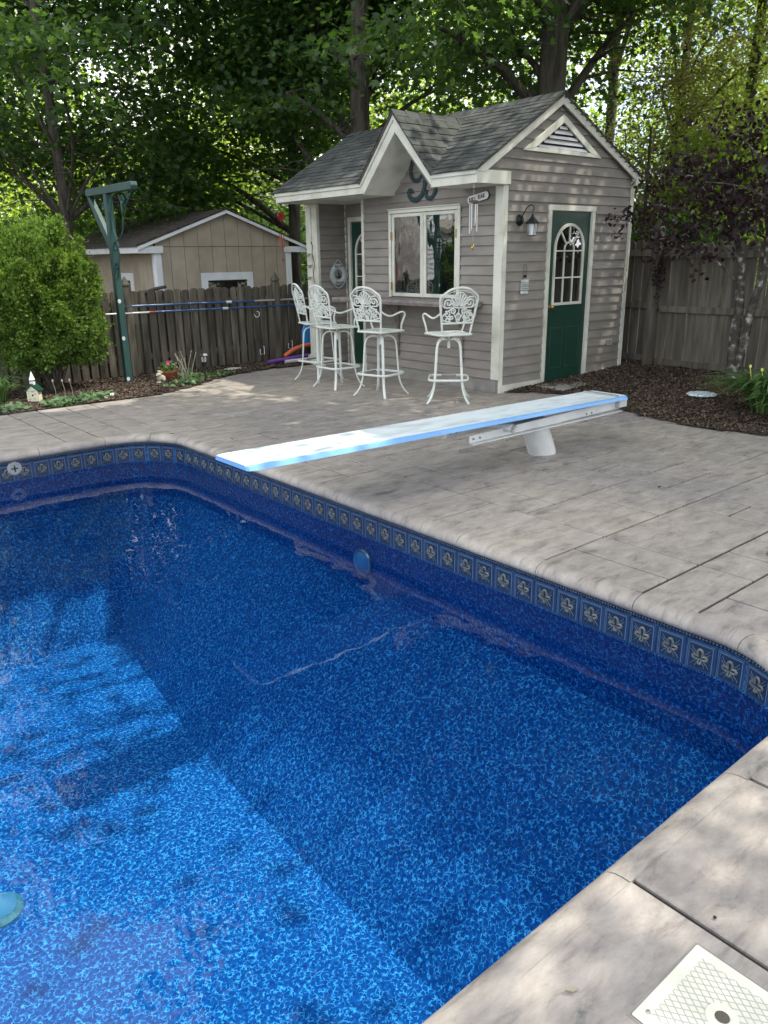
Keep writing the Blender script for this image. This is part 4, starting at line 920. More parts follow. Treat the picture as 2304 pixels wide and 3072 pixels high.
for i, (x, z, lab) in enumerate([(6.60, .76, 'round white hook screwed to the fence below the poles'), (6.66, .17, 'square white hook low on the fence beside the purple noodle'), (7.20, .22, 'square white hook low on the fence above the orange noodle')]):
    mb = MB(); s_ = .045
    if i == 0: mb.tube([(x+s_*math.cos(a), FY-.05, z+s_*math.sin(a)) for a in [PI*1.0+PI*1.5*k/10 for k in range(11)]], .006, 6)
    else: mb.tube([(x-.04, FY-.05, z+.05), (x-.045, FY-.05, z-.03), (x+.03, FY-.055, z-.035), (x+.035, FY-.05, z+.08), (x+.02, FY-.04, z+.085)], .006, 6)
    tag(mb.build('wall_hook', 'white_paint', smooth=True), lab, 'hook')
mb = MB(); mb.tube([(4.78, FY+.06, 1.12), (4.87, FY+.02, 1.165), (4.98, FY-.0, 1.20), (5.13, FY-.03, 1.225)], [.02, .026, .026, .022], 10)
tag(mb.build('black_hose_end', 'black_plastic', smooth=True), 'black tube end resting on top of the picket fence', 'tube')
# ================================================================ GREEN PERGOLA POST
gp_ = thing('hanging_post', 'tall dark green wooden post with cross beam and iron scroll bracket', 'post', (4.21, 10.44, 0))
GX = 4.21
mb = MB(); mb.box((GX-.045, 10.385, 0), (GX+.045, 10.475, 2.398)); mb.build('post_shaft', 'green_wood', gp_, bevel=.006)
mb = MB(); mb.prism([(9.60, 2.40), (11.05, 2.40), (11.07, 2.43), (11.05, 2.49), (9.60, 2.49), (9.585, 2.445)], lambda u, v, d: (d, u, v), GX-.044, GX+.044); mb.build('cross_beam', 'green_wood', gp_, bevel=.005)
mb = MB(); mb.prism([(10.98, 2.399), (11.06, 2.399), (10.84, 2.10), (10.56, 1.80), (10.48, 1.68), (10.476, 1.86), (10.72, 2.13)], lambda u, v, d: (d, u, v), GX-.03, GX+.03); mb.build('diagonal_brace', 'green_wood', gp_, bevel=.004)
mb = MB()
mb.tube([(GX, y, z) for y, z in [(10.38-.15*(1-math.cos(a)), 2.10+.27*math.sin(a)) for a in [-1.3+2.9*k/14 for k in range(15)]]], .010, 6)
mb.tube([(GX, 10.08, 2.37), (GX, 10.03, 2.26), (GX, 10.02, 2.12), (GX, 10.05, 1.98), (GX, 10.14, 1.87), (GX, 10.26, 1.85), (GX, 10.36, 1.95)], .008, 6)
for (cy, cz, r0, sg) in ((9.98, 2.30, .06, 1), (9.82, 2.345, .045, 1), (10.33, 1.76, .075, -1), (10.36, 1.52, .05, -1), (10.60, 2.25, .055, -1)):
    mb.tube([(GX, cy+sg*r0*(1-k/22)*math.cos(k*.5), cz+r0*(1-k/22)*math.sin(k*.5)) for k in range(18)], .010, 6)
mb.tube([(GX, 9.68, 2.385), (GX, 9.80, 2.30), (GX, 9.93, 2.22), (GX, 10.02, 2.14)], .010, 6); mb.tube([(GX, 10.30, 1.84), (GX, 10.26, 1.68), (GX, 10.32, 1.50), (GX, 10.38, 1.38)], .010, 6)
mb.build('scroll_bracket', 'green_wood', gp_, smooth=True)
for z, yy in ((1.08, 10.43), (.60, 10.44), (.06, 10.42)): mb = MB(); mb.lathe([(0, 0), (.022, 0), (.018, -.002), (0, -.002)], (0, 0, 0), 8, ax=1); mb.v = [(GX-.02+v[0]*1.1, 10.3845+v[1]*.5, z+v[2]*1.3) for v in mb.v]; mb.build('worn_patch', 'pole_white', gp_)
# ================================================================ SMALL GARDEN THINGS
# birdhouse
bh = thing('birdhouse', 'cream chapel-shaped birdhouse with green roof and white steeple by the bed edge', 'birdhouse', (2.76, 9.72, 0))
BT = Matrix.Translation((2.76, 9.72, .012))@Matrix.Rotation(math.radians(-40), 4, 'Z')
def bt(u, v, d): return tuple(BT@Vector((u, -d, v)))
mb = MB(); mb.prism([(-.068, .012), (.068, .012), (.068, .15), (0, .205), (-.068, .15)], bt, -.05, .05); mb.build('house_body', 'cream_paint', bh, bevel=.002)
mb = MB(); mb.prism([(-.092, .132), (0, .212), (.092, .132), (.086, .122), (0, .196), (-.086, .122)], bt, -.062, .062)
mb.prism([(.0005, .2125), (.092, .1325), (.097, .139), (.0005, .222)], bt, -.064, .064); mb.prism([(-.0005, .2125), (-.092, .1325), (-.097, .139), (-.0005, .222)], bt, -.064, .064); mb.prism([(-.075, 0), (.075, 0), (.075, .0115), (-.075, .0115)], bt, -.055, .055); mb.build('green_roof', 'green_paint', bh)
mb = MB(); mb.prism([(-.022, .19), (.022, .19), (.022, .248), (-.022, .248)], bt, -.02, .03)
a, b_, c, d = bt(-.024, .26, .034), bt(.024, .26, .034), bt(.024, .26, -.024), bt(-.024, .26, -.024); mb.add([a, b_, c, d, bt(0, .365, .004)], [(0, 1, 4), (1, 2, 4), (2, 3, 4), (3, 0, 4), (0, 1, 2, 3)]); mb.build('steeple', 'white_bright', bh)
mb = MB(); mb.prism([(-.026, .249), (.026, .249), (.026, .259), (-.026, .259)], bt, -.026, .036); mb.build('steeple_band', 'dark_metal', bh)
mb = MB(); mb.prism([(.012*math.cos(k*PI/6), .085+.012*math.sin(k*PI/6)) for k in range(12)], bt, .0500, .0515); mb.build('entrance_hole', 'dark_inside', bh)
mb = MB()
for k, (u0, u1, v) in enumerate(((-.055, -.03, .130), (-.02, .045, .132), (-.05, -.03, .108), (.022, .05, .104), (.02, .048, .092), (-.035, -.028, .06), (-.05, -.02, .035), (0, .03, .04), (-.01, .02, .12))):
    for q in range(int((u1-u0)/.006)): uu = u0+q*.006; mb.prism([(uu, v), (uu+.0035, v), (uu+.0035, v+.008), (uu, v+.008)], bt, .0502, .0510)
mb.build('painted_marks', 'ink', bh)
# rabbit
rb_ = MB(); c = Vector((4.52, 10.10, .0)); dirv = Vector((-.55, -.83, 0)); sdv = Vector((.83, -.55, 0))
def ell(mb, c, a, b_, d, R_=None, n=12):
    vs = []; fs = []
    for i in range(n+1):
        t = PI*i/n
        for j in range(n): p = 2*PI*j/n; q = Vector((a*math.sin(t)*math.cos(p), b_*math.sin(t)*math.sin(p), d*math.cos(t))); q = R_@q if R_ else q; vs.append(c+q)
    for i in range(n):
        for j in range(n): fs.append((i*n+j, i*n+(j+1) % n, (i+1)*n+(j+1) % n, (i+1)*n+j))
    mb.add(vs, fs)
Rz = Matrix.Rotation(math.radians(-30), 3, 'Z')
ell(rb_, c+Vector((.02, .01, .055)), .062, .045, .055, Rz); ell(rb_, c+Vector((.035, .0, .04)), .045, .05, .040, Rz); ell(rb_, c+Vector((-.02, -.03, .075)), .035, .03, .05, Rz)
ell(rb_, c+Vector((-.035, -.035, .120)), .036, .027, .028, Rz); ell(rb_, c+Vector((-.062, -.045, .112)), .016, .014, .013)
for s_ in (-1, 1): ell(rb_, c+Vector((-.005+.010*s_, -.02+.016*s_, .152)), .036, .010, .014, Matrix.Rotation(math.radians(-30), 3, 'Z')@Matrix.Rotation(.5, 3, 'Y')); ell(rb_, c+Vector((-.045+.016*s_, -.05+.012*s_, .018)), .030, .013, .014, Rz)
ell(rb_, c+Vector((.08, .03, .045)), .018, .018, .018)
tag(rb_.build('rabbit_statue', 'pale_stone', smooth=True), 'small pale stone rabbit sitting against the terracotta flower pot', 'statue')
# pot
pt = thing('flower_pot', 'low terracotta bowl planted with a pink-flowering plant', 'flower pot', (4.72, 10.24, 0))
mb = MB(); mb.lathe([(0, .005), (.085, .005), (.105, .02), (.125, .10), (.136, .118), (.142, .12), (.142, .138), (.128, .138), (.122, .118), (0, .115)], (4.72, 10.24, 0), 24); mb.build('pot', 'terracotta', pt, smooth=True)
n = 130; P = rng.normal(size=(n, 3))*np.array([.055, .055, .035])+np.array([4.71, 10.23, .175]); V = leaves(P, rng.uniform(.03, .06, n), rng.normal(size=(n, 3))+np.array([0, 0, 1.]), rng, BROAD, None)
place('foliage', np_mesh('foliage', V, 6, 'blade_leaf', rng.random(n)*.5+.3), pt)
mb = MB()
for k in range(5): a = k*2*PI/5; cc = Vector((4.685, 10.17, .255)); mb.add([cc, cc+Vector((.024*math.cos(a-.5), -.006, .024*math.sin(a-.5))), cc+Vector((.034*math.cos(a), -.010, .034*math.sin(a))), cc+Vector((.024*math.cos(a+.5), -.006, .024*math.sin(a+.5)))], [(0, 1, 2, 3)])
mb.build('pink_bloom', 'bloom_pink', pt)
# solar path light
sp_ = thing('path_light', 'black solar path lantern on a stake beside the deck edge', 'garden light', (5.07, 9.85, 0))
LX, LY = 5.07, 9.86
mb = MB(); mb.lathe([(0, -.02), (.011, -.02), (.011, .20), (.016, .205), (0, .205)], (LX, LY, 0), 10); mb.build('stake', 'black_plastic', sp_)
mb = MB(); mb.lathe([(0, .20), (.020, .205), (.028, .225), (.040, .25), (.042, .255), (.0, .256)], (LX, LY, 0), 8); mb.build('lamp_base', 'black_plastic', sp_)
mb = MB(); mb.lathe([(.0, .257), (.036, .257), (.042, .335), (0, .335)], (LX, LY, 0), 6); mb.build('lens', 'clear_glass', sp_)
mb = MB()
for k in range(6): a = k*PI/3; mb.tube([(LX+.039*math.cos(a), LY+.039*math.sin(a), .255), (LX+.046*math.cos(a), LY+.046*math.sin(a), .338)], .004, 5)
mb.lathe([(0, .336), (.062, .336), (.066, .345), (.045, .37), (.035, .395), (.012, .40), (0, .405)], (LX, LY, 0), 6); mb.build('cap', 'black_plastic', sp_)
# stones and chips
mb = MB(); ell(mb, Vector((5.86, 10.50, .02)), .16, .07, .022, None, 10); tag(mb.build('flat_stone', 'pale_stone', smooth=True), 'flat pale fieldstone lying on the mulch near the fence', 'stone')
# noodles, float, chimes at the alcove corner
def sausage(name, pts, r, m_, lab, cat): mb = MB(); mb.tube(smooth_path([Vector(p) for p in pts], 2), r, 12); return tag(mb.build(name, m_, smooth=True), lab, cat)
sausage('pool_noodle', [(6.55, 10.62, .045), (6.95, 10.60, .07), (7.45, 10.60, .095)], .030, 'foam_purple', 'purple foam pool noodle lying by the fence', 'pool noodle')
sausage('pool_noodle', [(6.80, 10.50, .040), (7.1, 10.47, .045), (7.5, 10.45, .05)], .030, 'foam_white', 'pale lavender foam pool noodle lying in front of the purple one', 'pool noodle')
sausage('pool_noodle', [(6.92, 10.70, .10), (7.05, 10.70, .17), (7.20, 10.70, .225), (7.5, 10.70, .25)], .033, 'foam_orange', 'orange foam pool noodle curving up behind the stool leg', 'pool noodle')
mb = MB(); ell(mb, Vector((7.42, 10.74, .39)), .125, .03, .20, None, 14); tag(mb.build('blue_float', 'float_blue', smooth=True), 'bright blue foam float leaning behind the house corner', 'float')
def scal(c): return c
# pink foam scrap below orange noodle
sausage('foam_scrap', [(7.22, 10.40, .07), (7.34, 10.42, .11), (7.5, 10.42, .13)], .055, 'cream_paint', 'tan foam float tucked behind the house corner', 'float')
# red wind chime on the eave
rc = thing('red_wind_chime', 'red heart wind chime with copper tubes hanging at the left eave', 'wind chime', (6.86, 10.27, 2.30))
RX, RY = 6.72, 10.29
mb = MB(); hrt = []
for k in range(20): t = 2*PI*k/20; hrt.append((RX+.0035*16*math.sin(t)**3, 2.17+.0040*(13*math.cos(t)-5*math.cos(2*t)-2*math.cos(3*t)-math.cos(4*t))))
mb.tube([(u, RY, v) for u, v in hrt], .010, 6, closed=True); mb.prism([(RX+(u-RX)*.7, 2.17+(v-2.17)*.7) for u, v in hrt], lambda u, v, d: (u, d, v), RY-.004, RY+.004); mb.build('heart', 'red_paint', rc, smooth=True)
mb = MB(); mb.tube([(RX, RY, 2.335), (RX, RY, 1.52)], .002, 4); mb.lathe([(0, 1.93), (.04, 1.93), (.04, 1.945), (0, 1.945)], (RX, RY, 0), 12); mb.build('cord', 'dark_metal', rc)
for k in range(5): a = k*2*PI/5; mb = MB(); mb.tube([(RX+.032*math.cos(a), RY+.032*math.sin(a), 1.93), (RX+.032*math.cos(a), RY+.032*math.sin(a), 1.74)], .0065, 8); mb.build('chime_tube', 'copper', rc, smooth=True)
mb = MB(); ell(mb, Vector((RX, RY, 1.57)), .012, .012, .022, None, 8); mb.build('clapper', 'red_paint', rc, smooth=True)
# iron candle strand on the corner post
cs_ = thing('iron_candle_hanger', 'wavy black iron hanger with three small glass cups on the white corner post', 'wall hanger', (7.06, 10.03, 1.8))
mb = MB(); CYS = [(10.02+.010*math.cos(k*.9)*(1-k/9), 1.795+.022*math.sin(k*.9)*(1-k/9)) for k in range(9)][::-1]
mb.tube(smooth_path([Vector((7.055, y, z)) for y, z in CYS+[(9.985, 1.76), (10.02, 1.66), (10.00, 1.60), (9.965, 1.52), (9.97, 1.45), (10.0, 1.38), (9.99, 1.30), (9.965, 1.22)]], 1), .0055, 6); mb.build('iron_rod', 'dark_metal', cs_, smooth=True)
for z, y in ((1.65, 10.05), (1.49, 10.02), (1.32, 10.045)): mb = MB(); mb.lathe([(0, z-.05), (.012, z-.05), (.042, z), (.045, z), (.040, z-.003), (0, z-.045)], (7.01, y, 0), 12); mb.tube([(7.01, y-.04, z), (7.055, y-.05, z)], .003, 4); mb.build('glass_cup', 'pale_stone', cs_, smooth=True)
# life ring
lr = thing('life_ring', 'white life ring sign with rope and sailboat on the alcove wall', 'life ring', (7.45, 9.93, 1.34))
RCx, RCz, RYp = 7.45, 1.345, 9.915
mb = MB(); mb.tube([(RCx+.115*math.cos(a), RYp-.012, RCz+.115*math.sin(a)) for a in [2*PI*k/32 for k in range(32)]], .042, 10, closed=True, flat=((0, 1, 0), .45, 1)); mb.build('ring', 'ring_white', lr, smooth=True)
mb = MB(); mb.lathe([(0, 0), (.078, 0), (.078, .008), (0, .008)], (RCx, RYp-.005, RCz), 28, ax=1); mb.build('backing', 'concrete', lr)
mb = MB(); mb.tube(smooth_path([Vector((RCx+x_, RYp-.02, RCz+z_)) for x_, z_ in ((0, .215), (.09, .12), (.165, .03), (.165, -.03), (.13, -.10), (.06, -.17), (0, -.205), (-.05, -.19), (-.15, -.08), (-.17, -.04), (-.155, .03), (-.09, .14), (-.01, .215))], 1), .006, 6); mb.build('rope', 'ring_white', lr, smooth=True)
mb = MB(); F_ = lambda u, v, d: (RCx+u, RYp-d, RCz+v)
mb.prism([(-.045, -.028), (.05, -.028), (.032, -.052), (-.02, -.052)], F_, .012, .018); mb.prism([(-.005, -.02), (.03, -.02), (-.001, .05)], F_, .0125, .0165); mb.build('sailboat', 'text_black', lr)
for txt, zz in (('WELCOME', .117), ('ABOARD', -.117)):
    t = place('lettering', text_mesh(txt, .036, 'ink'), lr); t.matrix_parent_inverse = Matrix.Identity(4); t.location = (0, RYp-.034-9.93, zz+.005); t.rotation_euler = (PI/2, 0, 0)
# tiki bar sign
tk = thing('tiki_bar_sign', 'white oval plank sign lettered TIKI BAR beside the window', 'sign', (7.09, 6.70, 2.23))
ang = math.radians(9)
def tkf(u, v, d): c_, s_ = math.cos(ang), math.sin(ang); y = -(u*c_-v*s_); z = u*s_+v*c_; return (HX-.024-d, 6.70+y, 2.228+z)
ov = [(.125+.042*math.cos(a), .042*math.sin(a)) for a in [-PI/2+PI*k/8 for k in range(9)]]+[(-.125+.042*math.cos(a), .042*math.sin(a)) for a in [PI/2+PI*k/8 for k in range(9)]]
mb = MB(); mb.prism([(u*1.04, v*1.14) for u, v in ov], tkf, 0, .010); mb.build('sign_edge', 'text_black', tk); mb = MB(); mb.prism(ov, tkf, .0101, .014); mb.build('sign_face', 'white_bright', tk)
mb = MB()
def hand(strokes, u0):
    for s_ in strokes: mb.tube([tkf(u0+a, b_, .0155) for a, b_ in s_], .0042, 5)
h_ = .022
hand([[(-.012, .010), (.014, .012)], [(0, .022), (0, -.02)]], -.128)
hand([[(0, .018), (0, -.020)]], -.100); hand([[(0, .020), (0, -.020)], [(.020, .018), (0, -.002), (.020, -.020)]], -.082); hand([[(0, .020), (-.001, -.024)]], -.044)
hand([[(0, .026), (0, -.022), (.020, -.018), (.022, -.006), (.002, .002), (.018, .010), (.016, .022), (0, .024)]], .012)
hand([[(0, -.022), (.014, .026), (.026, -.020)], [(.005, -.004), (.022, -.004)]], .046); hand([[(0, -.020), (0, .026), (.018, .022), (.018, .008), (.002, .004), (.024, -.020)]], .086)
mb.build('hand_lettering', 'text_black', tk)
# silver wind chime from the eave
wc = thing('silver_wind_chime', 'silver tube wind chime hanging from the eave in front of the TIKI BAR sign', 'wind chime', (6.66, 6.36, 2.33))
WX, WY = 6.67, 6.37
mb = MB(); mb.tube([(WX, WY, 2.336), (WX, WY, 2.318)], .004, 6); mb.tube([(WX, WY+.012*math.cos(a), 2.306+.012*math.sin(a)) for a in [2*PI*k/10 for k in range(10)]], .003, 5, closed=True); mb.tube([(WX, WY, 2.295), (WX, WY, 1.71)], .0012, 4); mb.build('hanging_cord', 'pole_white', wc)
mb = MB(); mb.lathe([(0, 2.145), (.052, 2.145), (.052, 2.165), (0, 2.168)], (WX, WY, 0), 16); mb.build('top_disc', 'chime_wood', wc, smooth=True)
for k in range(6): a = k*PI/3+.3; l = (.22, .27, .30, .25, .19, .28)[k]; mb = MB(); mb.tube([(WX+.04*math.cos(a), WY+.04*math.sin(a), 2.125), (WX+.04*math.cos(a), WY+.04*math.sin(a), 2.125-l)], .0065, 8); mb.build('chime_tube', 'steel', wc, smooth=True)
mb = MB(); mb.tube([(WX+.02*math.cos(a)*.5, WY+.02*math.cos(a), 1.69+.034*math.sin(a)) for a in [2*PI*k/16 for k in range(16)]], .007, 6, closed=True); mb.build('wind_ring', 'brass', wc, smooth=True)
# wall lantern
ln = thing('wall_lantern', 'dark coach lantern on a curled arm left of the green door', 'wall lamp', (7.40, HY, 1.98))
mb = MB(); mb.lathe([(0, 0), (.062, 0), (.055, -.018), (.03, -.032), (0, -.036)], (7.385, HY-.02, 1.975), 20, ax=1); mb.build('wall_plate', 'dark_metal', ln, smooth=True)
LXC, LYC = 7.435, HY-.17
mb = MB(); mb.tube(smooth_path([Vector(p) for p in ((7.385, HY-.05, 1.99), (7.395, HY-.08, 2.06), (7.41, HY-.115, 2.115), (7.425, HY-.150, 2.135), (7.44, HY-.18, 2.118), (7.44, HY-.185, 2.085), (7.435, HY-.172, 2.075))], 2), .006, 6); mb.tube([(LXC, LYC, 2.075), (LXC, LYC, 2.03)], .0035, 5); mb.build('gooseneck', 'dark_metal', ln, smooth=True)
mb = MB(); mb.lathe([(0, 2.035), (.012, 2.03), (.014, 2.012), (.018, 2.005), (.072, 1.945), (.078, 1.935), (.074, 1.930), (0, 1.932)], (LXC, LYC, 0), 6); mb.build('lantern_roof', 'dark_metal', ln)
mb = MB(); mb.lathe([(0, 1.805), (.048, 1.805), (.060, 1.93), (0, 1.93)], (LXC, LYC, 0), 6); mb.build('lantern_glass', 'clear_glass', ln)
mb = MB(); mb.lathe([(0, 1.81), (.020, 1.81), (.020, 1.92), (0, 1.92)], (LXC, LYC, 0), 10); mb.build('candle_sleeve', 'white_bright', ln)
mb = MB()
for k in range(6): a = k*PI/3; mb.tube([(LXC+.064*math.cos(a), LYC+.064*math.sin(a), 1.932), (LXC+.050*math.cos(a), LYC+.050*math.sin(a), 1.80)], .0028, 5)
mb.tube([(LXC+.050*math.cos(k*PI/3), LYC+.050*math.sin(k*PI/3), 1.80) for k in range(6)], .004, 5, closed=True); mb.build('lantern_cage', 'dark_metal', ln)
# slatted hanging sign
hs_ = thing('hanging_slat_sign', 'small hanging sign of four whitewashed slats left of the green door', 'sign', (7.50, HY-.03, 1.3))
for k, z in enumerate((1.295, 1.252, 1.209, 1.166)):
    mb = MB(); mb.box((7.435, HY-.042, z-.018), (7.572-.004*(k % 2), HY-.028, z+.017)); sl_ = mb.build('slat', 'ring_white', hs_, bevel=.002)
    if k in (1, 2):
        mb = MB()
        for q in range(9): mb.box((7.447+q*.013, HY-.0435, z-.008), (7.452+q*.013, HY-.0421, z+.008))
        mb.build('painted_marks', 'ink', sl_)
mb = MB(); mb.tube(smooth_path([Vector((x_, HY-.035, z_)) for x_, z_ in ((7.455, 1.31), (7.49, 1.345), (7.475, 1.42), (7.495, 1.49), (7.52, 1.485), (7.535, 1.42), (7.52, 1.345), (7.55, 1.31))], 1), .002, 5); ell(mb, Vector((7.505, HY-.038, 1.352)), .035, .010, .018, None, 8); mb.build('wire_hanger', 'dark_metal', hs_)
# string lights along the rake
sg = thing('string_lights', 'thin dark string of mini lights draped along the gable rake and rear corner', 'string lights', (8.03, HY-.05, 3.2))
pts = []
def rk(t): # along
    x0_, z0_ = 7.02, 2.66
    if t < .45: q = t/.45; return (x0_+(RID[0]-x0_)*q, z0_+(RID[1]-.13-z0_)*q-.022*math.sin(q*12)**2)
    if t < .82: q = (t-.45)/.37; return (RID[0]+(9.58-RID[0])*q, RID[1]-.13+(2.50-RID[1]+.13)*q-.022*math.sin(q*11)**2)
    q = (t-.82)/.18; return (9.59+.008*math.sin(q*20), 2.50-1.4*q)
pts = [Vector((rk(k/160)[0], HY-.033-.02*(k % 2 == 0)*.2, rk(k/160)[1])) for k in range(161)]
mb = MB(); mb.tube(pts, .0022, 4); mb.build('light_wire', 'black_plastic', sg)
mb = MB()
for k in range(4, 160, 6): p = pts[k]; mb.tube([p, p+Vector((rnd.uniform(-.018, .018), -.004, -.035+rnd.uniform(0, .05)))], [.004, .002], 5)
mb.build('mini_bulbs', 'dark_metal', sg, kind='stuff')
# stepping stone and door pad
mb = MB(); mb.lathe([(0, .08), (.155, .08), (.165, .09), (.150, .104), (0, .106)], (8.33, 4.38, -.01), 10, rot=.2); tag(mb.build('stepping_stone', 'mosaic', smooth=True), 'round pale blue mosaic stepping stone in the mulch', 'stepping stone')
mb = MB(); mb.box((7.70, 5.80, .0), (8.34, 6.24, .045)); tag(mb.build('door_pad', 'concrete', bevel=.01), 'flat dark grey stone pad in front of the green door', 'door pad')
# ================================================================ TAN SHED BEHIND THE FENCE
TY, TX0, TX1, TD = 15.0, 6.87, 9.95, 19.6
tsd = thing('garden_shed', 'tan board-sided shed with white trim and brown roof beyond the picket fence', 'shed', (8.4, TY, -.4))
def tf(u, v, d): return (u, TY-d, v)
def tl(u, v, d): return (TX0-d, u, v)
rp = (8.42, 2.50)
def tz(x): return rp[1]-.345*abs(x-rp[0])-.03
x = TX0
while x < TX1-.01:
    x1_ = min(x+.306, TX1); mb = MB(); mb.prism([(x+.005, 1.835), (x1_-.005, 1.835), (x1_-.005, tz(x1_)), ((x+x1_)/2, tz((x+x1_)/2)+.001), (x+.005, tz(x))], tf, .008, .022); mb.build('gable_board', 'tan_wall', tsd)
    mb = MB(); mb.prism([(x+.005, -.4), (x1_-.005, -.4), (x1_-.005, 1.825), (x+.005, 1.825)], tf, 0, .014); mb.build('wall_board', 'tan_wall', tsd); x += .306
y = TY
while y < TD-.1: mb = MB(); mb.prism([(y+.004, -.4), (y+.202, -.4), (y+.202, 1.75), (y+.004, 1.75)], tl, 0, .014); mb.build('wall_board', 'tan_wall', tsd); y += .206
mb = MB(); mb.box((TX0+.001, TY+.001, -.4), (TX1, TD, 1.8)); mb.prism([(TX0, 1.75), (TX1, 1.75), (TX1, tz(TX1)), (8.42, tz(8.42)), (TX0, tz(TX0))], tf, -.05, .006); mb.build('wall', 'dark_inside', tsd)
def tbx(n_, a, b_, m_='white_paint'): mb = MB(); mb.box(a, b_); return mb.build(n_, m_, tsd, bevel=.004)
tbx('corner_board', (TX0-.03, TY-.045, -.4), (TX0+.10, TY-.015, 1.72)); tbx('corner_board', (TX1-.10, TY-.045, -.4), (TX1+.03, TY-.015, 1.72)); tbx('corner_board', (TX0-.045, TY-.02, -.4), (TX0-.016, TY+.08, 1.70))
tbx('fascia_board', (6.47, TY-.10, 1.715), (6.50, TD+.2, 1.84)); tbx('cornice_return', (6.501, TY-.09, 1.71), (7.0, TY-.046, 1.842)); tbx('cornice_return', (9.80, TY-.09, 1.71), (10.34, TY-.046, 1.83))
tbx('soffit', (6.50, TY-.04, 1.72), (TX0-.02, TD, 1.735))
for a, b_ in (((6.47, 1.83), (8.42, 2.525)), ((8.42, 2.525), (10.40, 1.82))):
    mb = MB(); mb.prism([a, b_, (b_[0], b_[1]-.06), (a[0], a[1]-.06)], tf, .10, .125); mb.build('rake_board', 'white_paint', tsd)
for a, b_ in (((6.44, 1.84), (8.42, 2.545)), ((10.43, 1.83), (8.42, 2.545))):
    mb = MB(); kk = 16
    for k in range(kk):
        t0, t1 = k/kk, (k+1)/kk; xa, za = a[0]+(b_[0]-a[0])*t0, a[1]+(b_[1]-a[1])*t0; xb, zb = a[0]+(b_[0]-a[0])*t1, a[1]+(b_[1]-a[1])*t1
        yy = TY-.135
        while yy < TD+.2: w_ = .3; j = rnd.uniform(0, .004); mb.add([(xa, yy+.004, za+.022+j), (xa, yy+w_, za+.022+j), (xb, yy+w_, zb+.008), (xb, yy+.004, zb+.008), (xa, yy+.004, za-.01), (xa, yy+w_, za-.01)], [(0, 1, 2, 3), (0, 4, 5, 1)]); yy += w_
    mb.build('roof_shingles', 'old_shingle', tsd, kind='stuff')
    mb = MB(); mb.add([(a[0], TY-.13, a[1]+.004), (a[0], TD+.2, a[1]+.004), (b_[0], TD+.2, b_[1]+.004), (b_[0], TY-.13, b_[1]+.004), (a[0], TY-.13, a[1]-.012), (a[0], TD+.2, a[1]-.012), (b_[0], TD+.2, b_[1]-.012), (b_[0], TY-.13, b_[1]-.012)], [(0, 1, 2, 3), (7, 6, 5, 4), (0, 3, 7, 4)]); mb.build('roof', 'old_shingle', tsd)
for f_, u0, u1, z1 in ((tf, 7.79, 9.00, 1.325), (tl, 16.1, 17.0, 1.34)):
    wn_ = place('window', None, tsd); z0_ = .5
    for q in ([(u0, z0_), (u0+.15, z0_+.15), (u0+.15, z1-.15), (u0, z1)], [(u1, z0_), (u1-.15, z0_+.15), (u1-.15, z1-.15), (u1, z1)], [(u0, z1), (u1, z1), (u1-.15, z1-.15), (u0+.15, z1-.15)]):
        mb = MB(); mb.prism(q, f_, .016, .034); mb.build('window_trim', 'white_paint', wn_, bevel=.002)
    mb = MB(); mb.prism([(u0+.15, z0_+.1), (u1-.15, z0_+.1), (u1-.15, z1-.15), (u0+.15, z1-.15)], f_, .016, .019); mb.build('pane', 'window_glass', wn_)
    mb = MB(); mb.prism([(u0+.15, z1-.19), (u1-.15, z1-.19), (u1-.15, z1-.151), (u0+.15, z1-.151)], f_, .0195, .027); mb.build('sash', 'dark_metal', wn_)
# ================================================================ HOUSES (seen in the window reflection and beyond the trees)
wh = thing('white_house', 'white clapboard house across the yard, mirrored in the bar window', 'house', (-5, 19, 0))
cl_ = MB()
for k in range(34): z = .2+k*.165; cl_.add([(-10, 19, z), (-3.35, 19, z), (-3.35, 19, z+.165), (-10, 19, z+.165), (-10, 18.96, z), (-3.35, 18.96, z), (-3.35, 18.99, z+.16), (-10, 18.99, z+.16)], [(4, 5, 6, 7), (0, 4, 5, 1)])
cl_.build('clapboards', 'white_paint', wh, kind='stuff')
mb = MB(); mb.box((-10, 19.01, -.06), (-3.35, 25, 5.9)); mb.build('wall', 'white_paint', wh); mb = MB(); mb.prism([(-10.4, 5.85), (-2.95, 5.85), (-6.7, 8.4)], lambda u, v, d: (u, 19+d, v), -.3, 6.3); mb.build('roof', 'old_shingle', wh)
mb = MB(); mb.prism([(-6.2, 2.3), (-3.8, 2.3), (-3.8, 2.42), (-5.0, 3.0), (-6.2, 2.42)], lambda u, v, d: (u, 18.9+d, v), -1.2, 0); mb.build('porch_roof', 'concrete', wh)
wv_ = MB(); wv_.box((-4.7, 18.93, 1.0), (-4.0, 18.955, 2.15)); w0 = wv_.build('window', 'window_glass', wh); wv_ = MB()
for a, b_ in (((-4.8, .9), (-4.7, 2.25)), ((-4.0, .9), (-3.9, 2.25)), ((-4.7, 2.15), (-4.0, 2.25)), ((-4.7, .9), (-4.0, 1.0)), ((-4.37, 1.0), (-4.33, 2.15))): wv_.box((a[0], 18.90, a[1]), (b_[0], 18.95, b_[1]))
wv_.build('frame', 'white_paint', w0)
bk_ = thing('brick_house', 'orange brick house beside the white one, mirrored in the bar window', 'house', (-1.8, 20, 0))
mb = MB(); mb.box((-3.2, 20, -.06), (1.0, 25, 4.6)); mb.build('wall', 'brick', bk_); mb = MB(); mb.prism([(-3.5, 4.55), (1.3, 4.55), (-1.1, 6.6)], lambda u, v, d: (u, 20+d, v), -.3, 5.3); mb.build('roof', 'old_shingle', bk_)
